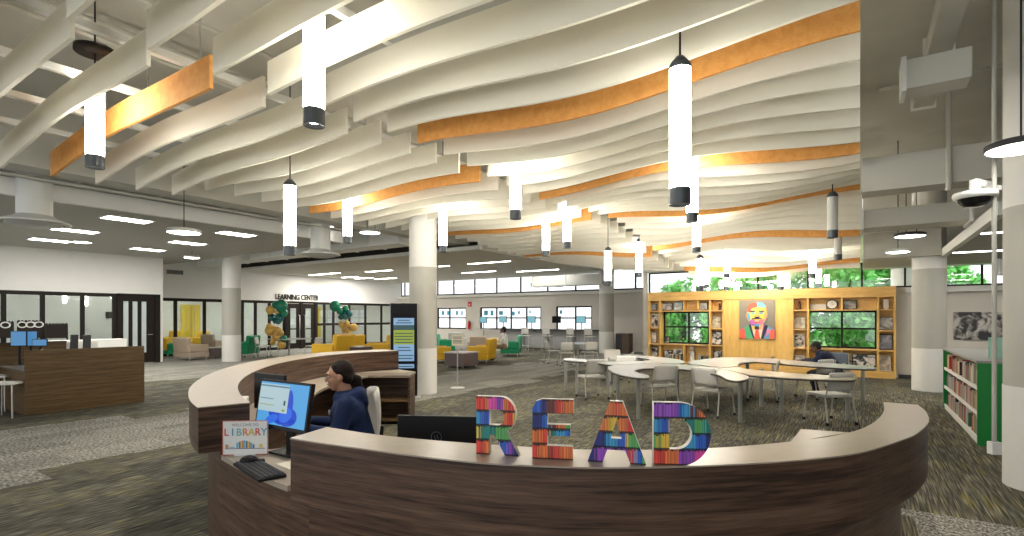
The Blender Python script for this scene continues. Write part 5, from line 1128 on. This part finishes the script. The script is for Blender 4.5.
    ho = finish(c, 'hair', hair, o, .008, 4)
    if detail:
        e = MB(); d2 = MB(); lp = MB(); br = MB()
        for s_ in (-1, 1):
            e.ell(hd+HM @ Vector((.0805, s_*.030, .012)), (.009, .0135, .0075), 14, 10, R3); d2.ell(hd+HM @ Vector((.087, s_*.030, .012)), (.0045, .006, .0062), 10, 8, R3)
            br.tube([H((.092, s_*.015, .030)), H((.091, s_*.032, .036)), H((.080, s_*.050, .030))], .0032, 6)
        lp.tube([H((.086, -.020, -.052)), H((.094, -.008, -.050)), H((.0945, 0, -.0515)), H((.094, .008, -.050)), H((.086, .020, -.052))], [.002, .005, .0045, .005, .002], 8)
        e.build('eyes', mat('eye_white', (.75, .73, .7), .3), o); d2.build('iris', mat('iris_dark', (.02, .01, .008), .2), o); br.build('eyebrows', hair, o); lp.build('lips', mat('lip_tone', (.38, .12, .10), .5), o)
    if glasses:
        g = MB()
        for s_ in (-1, 1):
            g.tube([H((.104-.012*abs(math.cos(t))*(1 if math.cos(t)*s_ > 0 else 0), s_*.033+.025*math.cos(t), .008+.019*math.sin(t))) for t in [2*PI*i/20 for i in range(21)]], .0017, 6)
            g.tube([H((.093, s_*.058, .016)), H((.05, s_*.075, .014)), H((.0, s_*.079, .010))], .0017, 6)
        g.tube([H((.104, -.009, .012)), H((.108, 0, .015)), H((.104, .009, .012))], .0017, 6)
        g.build('glasses', mat('glasses_frame', (.10, .06, .05), .3), o)
    return o
SK = mat('skin_light_brown', (.50, .27, .17), .5); SK2 = mat('skin_dark_brown', (.13, .06, .035), .5)
NAVY = mat('navy_fleece', (.012, .028, .10), .85, bump=.3, bscale=90); JEAN = mat('dark_trousers', (.02, .022, .03), .8); HR = mat('black_brown_hair', (.012, .006, .005), .6, spec=.2)
# seated worker
J = dict(pelvis=(0, 0, .56), chest=(.06, 0, .86), neck=(.085, 0, 1.03), head=(.135, 0, 1.165),
 shL=(.06, .165, .965), elL=(.13, .235, .745), wrL=(.36, .17, .80), handL=(1, -.15, -.02), shR=(.06, -.165, .965), elR=(.14, -.235, .745), wrR=(.37, -.15, .80), handR=(1, .15, -.02),
 hipL=(.02, .09, .55), knL=(.43, .11, .54), anL=(.42, .11, .10), toeL=(.54, .11, .045), hipR=(.02, -.09, .55), knR=(.43, -.11, .54), anR=(.42, -.11, .10), toeR=(.54, -.11, .045))
D = 4.15
wk = person('person with dark ponytail and glasses in a navy hoodie seated at the desk', ((357-512)/F*D, D, -.0), math.radians(192), J, SK, NAVY, JEAN, HR, BLACK, voxel=.007, glasses=True, headrot=(0, .10, .12))
wk.location.z = Z_at(360.5, D)-1.291
lg = MB(); lg.ell((.199, .085, .90), (.008, .018, .022)); lg.build('chest_logo', mat('logo_white', (.6, .65, .7), .6), wk)
# office chair of the worker
o = empty('office_chair', 'office chair with pale back holding the seated worker', 'chair', (wk.location.x-.17, D+.0, 0), math.radians(114))
sz = .44+wk.location.z
c = MB(); c.prism([(-.23, -.22), (.23, -.22), (.25, .1), (.2, .24), (-.2, .24), (-.25, .1)], sz-.07, sz-.01); c.build('seat', DGREY, o, bevel=.02)
b = MB(); vs = []; nx, nz = 8, 8
for th in (0, -.02):
    for j in range(nz+1):
        for i in range(nx+1):
            s_ = -1+2*i/nx; t_ = j/nz; w = .21-.03*(t_**3); vs.append((s_*w, -.235-.03*t_-.05*(1-s_*s_)+th-.03*math.sin(PI*t_), sz+.10+.52*t_-.03*abs(s_)**5*t_))
m_ = (nx+1)*(nz+1); fs = []
for j in range(nz):
    for i in range(nx): a = j*(nx+1)+i; fs += [(a, a+1, a+nx+2, a+nx+1), (m_+a, m_+a+nx+1, m_+a+nx+2, m_+a+1)]
for i in range(nx): fs += [(i, m_+i, m_+i+1, i+1), (nz*(nx+1)+i, nz*(nx+1)+i+1, m_+nz*(nx+1)+i+1, m_+nz*(nx+1)+i)]
for j in range(nz): fs += [(j*(nx+1), (j+1)*(nx+1), m_+(j+1)*(nx+1), m_+j*(nx+1)), (j*(nx+1)+nx, m_+j*(nx+1)+nx, m_+(j+1)*(nx+1)+nx, (j+1)*(nx+1)+nx)]
b.add(vs, fs, True); b.build('backrest', PLAS, o)
MB().tube([(0, -.1, sz-.08), (0, -.34, sz-.05), (0, -.36, sz+.3)], .02, 8).build('back_support', BLACK, o); MB().cyl(0, 0, .08, sz-.07, .028, 12).build('gas_post', BLACK, o)
c = MB(); [c.tube([(0, 0, .1), (.3*math.cos(a), .3*math.sin(a), .055)], .02, 8) for a in [2*PI*i/5 for i in range(5)]]; c.build('star_base', BLACK, o)
for a in [2*PI*i/5 for i in range(5)]: MB().tube([(.3*math.cos(a)-.015, .3*math.sin(a), .03), (.3*math.cos(a)+.015, .3*math.sin(a), .03)], .03, 10).build('caster', BLACK, o)
# reader in navy at the table
J2 = dict(pelvis=(0, 0, .56), chest=(.17, 0, .84), neck=(.26, 0, .98), head=(.35, 0, 1.065),
 shL=(.2, .165, .92), elL=(.36, .25, .77), wrL=(.58, .14, .79), handL=(1, -.3, 0), shR=(.2, -.165, .92), elR=(.36, -.25, .77), wrR=(.58, -.12, .79), handR=(1, .3, 0),
 hipL=(.02, .09, .55), knL=(.43, .11, .52), anL=(.30, .11, .10), toeL=(.42, .11, .045), hipR=(.02, -.09, .55), knR=(.43, -.11, .52), anR=(.36, -.11, .10), toeR=(.48, -.11, .045))
D = 10.75
person('person in a dark navy jacket leaning over the table before the right bookcase window', ((835-512)/F*D, D, -.06), math.radians(142), J2, SK2, mat('navy_jacket', (.012, .018, .045), .85), JEAN, mat('black_hair', (.008, .007, .007), .6), BLACK, voxel=.012, style='short', detail=False, headrot=(0, .45, 0))
# seated person in white far back
D = 19.6
J3 = dict(J); J3['chest'] = (.0, 0, .86); J3['neck'] = (.0, 0, 1.03); J3['head'] = (.03, 0, 1.165); J3['curl'] = .5
person('person in a white shirt seated in the green armchair near the far windows', ((504-512)/F*D, D, .0), math.radians(172), J3, SK2, mat('white_shirt', (.75, .74, .72), .8), mat('khaki_trousers', (.25, .2, .14), .8), mat('black_hair', (.008, .007, .007), .6), BLACK, voxel=.016, style='plain', detail=False)
# ================================================================ OUTSIDE
mb = MB(); mb.box(-34, 30, VB+.7, 60, -.4, -.15)
gm = MB().box(-6.0, 30, VB+.65, 60, -.4, -.15); sb('ground', gm, mat('lawn', (.16, .30, .08), .9, var=.3, vscale=2))
gm = MB().box(-60, -6.4, VL+.3, 70, -.4, -.15); sb('ground_paving', gm, mat('paving', (.62, .62, .58), .9))
LEAF = [mat('leaf_%d' % i, c, .6) for i, c in enumerate([(.07, .38, .06), (.16, .56, .10), (.26, .70, .20)])]; BARK = mat('bark', (.10, .07, .05), .9)
for L_ in LEAF: 
    n = L_.node_tree.nodes['Principled BSDF']; n.inputs['Emission Strength'].default_value = 0
def tree(u, v, h, r, n, seed, lb):
    rr = random.Random(seed); o = empty('tree', lb, 'tree', W(u, v, -.15), 0, 'trees outside the bookcase windows')
    t = MB(); t.tube([(0, 0, 0), (.05, .02, h*.3), (-.05, .05, h*.6)], [.16, .12, .07], 10); 
    br = []
    for i in range(9):
        a = rr.uniform(0, 2*PI); z0 = h*rr.uniform(.15, .5); e = (r*.8*math.cos(a), r*.8*math.sin(a), z0+h*rr.uniform(.1, .35)); br.append(e); t.tube([(0, 0, z0), (e[0]*.5, e[1]*.5, z0+(e[2]-z0)*.6), e], [.06, .04, .015], 8)
    t.build('trunk', BARK, o)
    f = MB()
    blobs = [(rr.uniform(-r, r)*.8, rr.uniform(-r, r)*.6, h*rr.uniform(.12, .95), r*rr.uniform(.25, .5)) for _ in range(26)]
    for i in range(n):
        bx, by, bz, R_ = rr.choice(blobs); d = Vector((rr.gauss(0, 1), rr.gauss(0, 1), rr.gauss(0, 1))).normalized()*R_*rr.uniform(.5, 1); p = Vector((bx, by, bz))+d
        a = Vector((rr.gauss(0, 1), rr.gauss(0, 1), rr.gauss(0, 1))).normalized(); b_ = a.cross(Vector((rr.gauss(0, 1), rr.gauss(0, 1), rr.gauss(0, 1)))).normalized(); s_ = rr.uniform(.09, .17)
        f.m(rr.choice((0, 1, 1, 2))).add([p-a*s_, p+b_*s_*.5, p+a*s_, p-b_*s_*.5], [(0, 1, 2, 3)], False)
    f.build('foliage', LEAF, o)
for i, (u, v, h, r) in enumerate([(-.4, 21.5, 4.6, 1.8), (1.9, 24, 4.6, 1.6), (-2.2, 24.5, 4.4, 2.0), (-4.0, 22.5, 3.4, 1.5), (.9, 26, 5.2, 2.4), (-5.0, 27, 3.6, 1.6), (-7.1, 25.4, 3.4, 1.6)]):
    tree(u, v, h, r, 5200, 30+i, ['leafy green tree right behind the right bookcase window', 'leafy tree outside behind the right end of the bookcase', 'leafy tree outside behind the portrait panel', 'low leafy tree outside the left bookcase window', 'tall tree farther out behind the right bookcase window', 'distant shrubby tree outside the left bookcase window', 'bushy tree outside the left pane of the left bookcase window'][i])
# ================================================================ LIGHT
w = bpy.data.worlds.new('world'); bpy.context.scene.world = w; w.use_nodes = True; t = w.node_tree; bg = t.nodes['Background']
bg.inputs['Color'].default_value = (.93, .97, 1.0, 1); bg.inputs['Strength'].default_value = 1.25
for (u, v) in [(-13.4, 4.5), (-16.2, 4.7), (-18.8, 4.9), (-13.4, 7.2), (-16.2, 7.3), (-18.8, 7.3)]: area(u, v, ZS-.03, .6, 1.2, 28)
for (u, v, L) in LIN: area(u, v, ZS-.03, L, .12, 38)
for (u, v) in [(4.2, 11.3), (4.2, 14)]: area(u, v, 2.95, 2.6, .1, 30)
for (u, v) in [(-26.8, 12), (-26.8, 16), (-26.8, 20)]: area(u, v, 3.3, 1.5, 1.5, 70, (1, .98, .9))
for (u, v) in [(-22.8, 0), (-22.8, 4), (-22.8, 7.5)]: area(u, v, 3.7, 1, 1, 35)
l = area(U_at(757, VB), VB-1.1, 2.84, 1.2, .15, 26, (1, .86, .58)); l.rotation_euler = (math.radians(42), 0, -TH)
sl = bpy.data.lights.new('added_tree_sun', 'SUN'); sl.energy = 2.2; sl.angle = .1; so = bpy.data.objects.new('added_tree_sun', sl); C.objects.link(so); so.rotation_euler = (math.radians(38), 0, -TH)  # added directional lamp to brighten the trees outside; sky itself is overcast
s = bpy.context.scene; s.view_settings.view_transform = 'Standard'; s.view_settings.look = 'None'; s.view_settings.exposure = .55; s.view_settings.gamma = 1; s.view_settings.use_curve_mapping = False
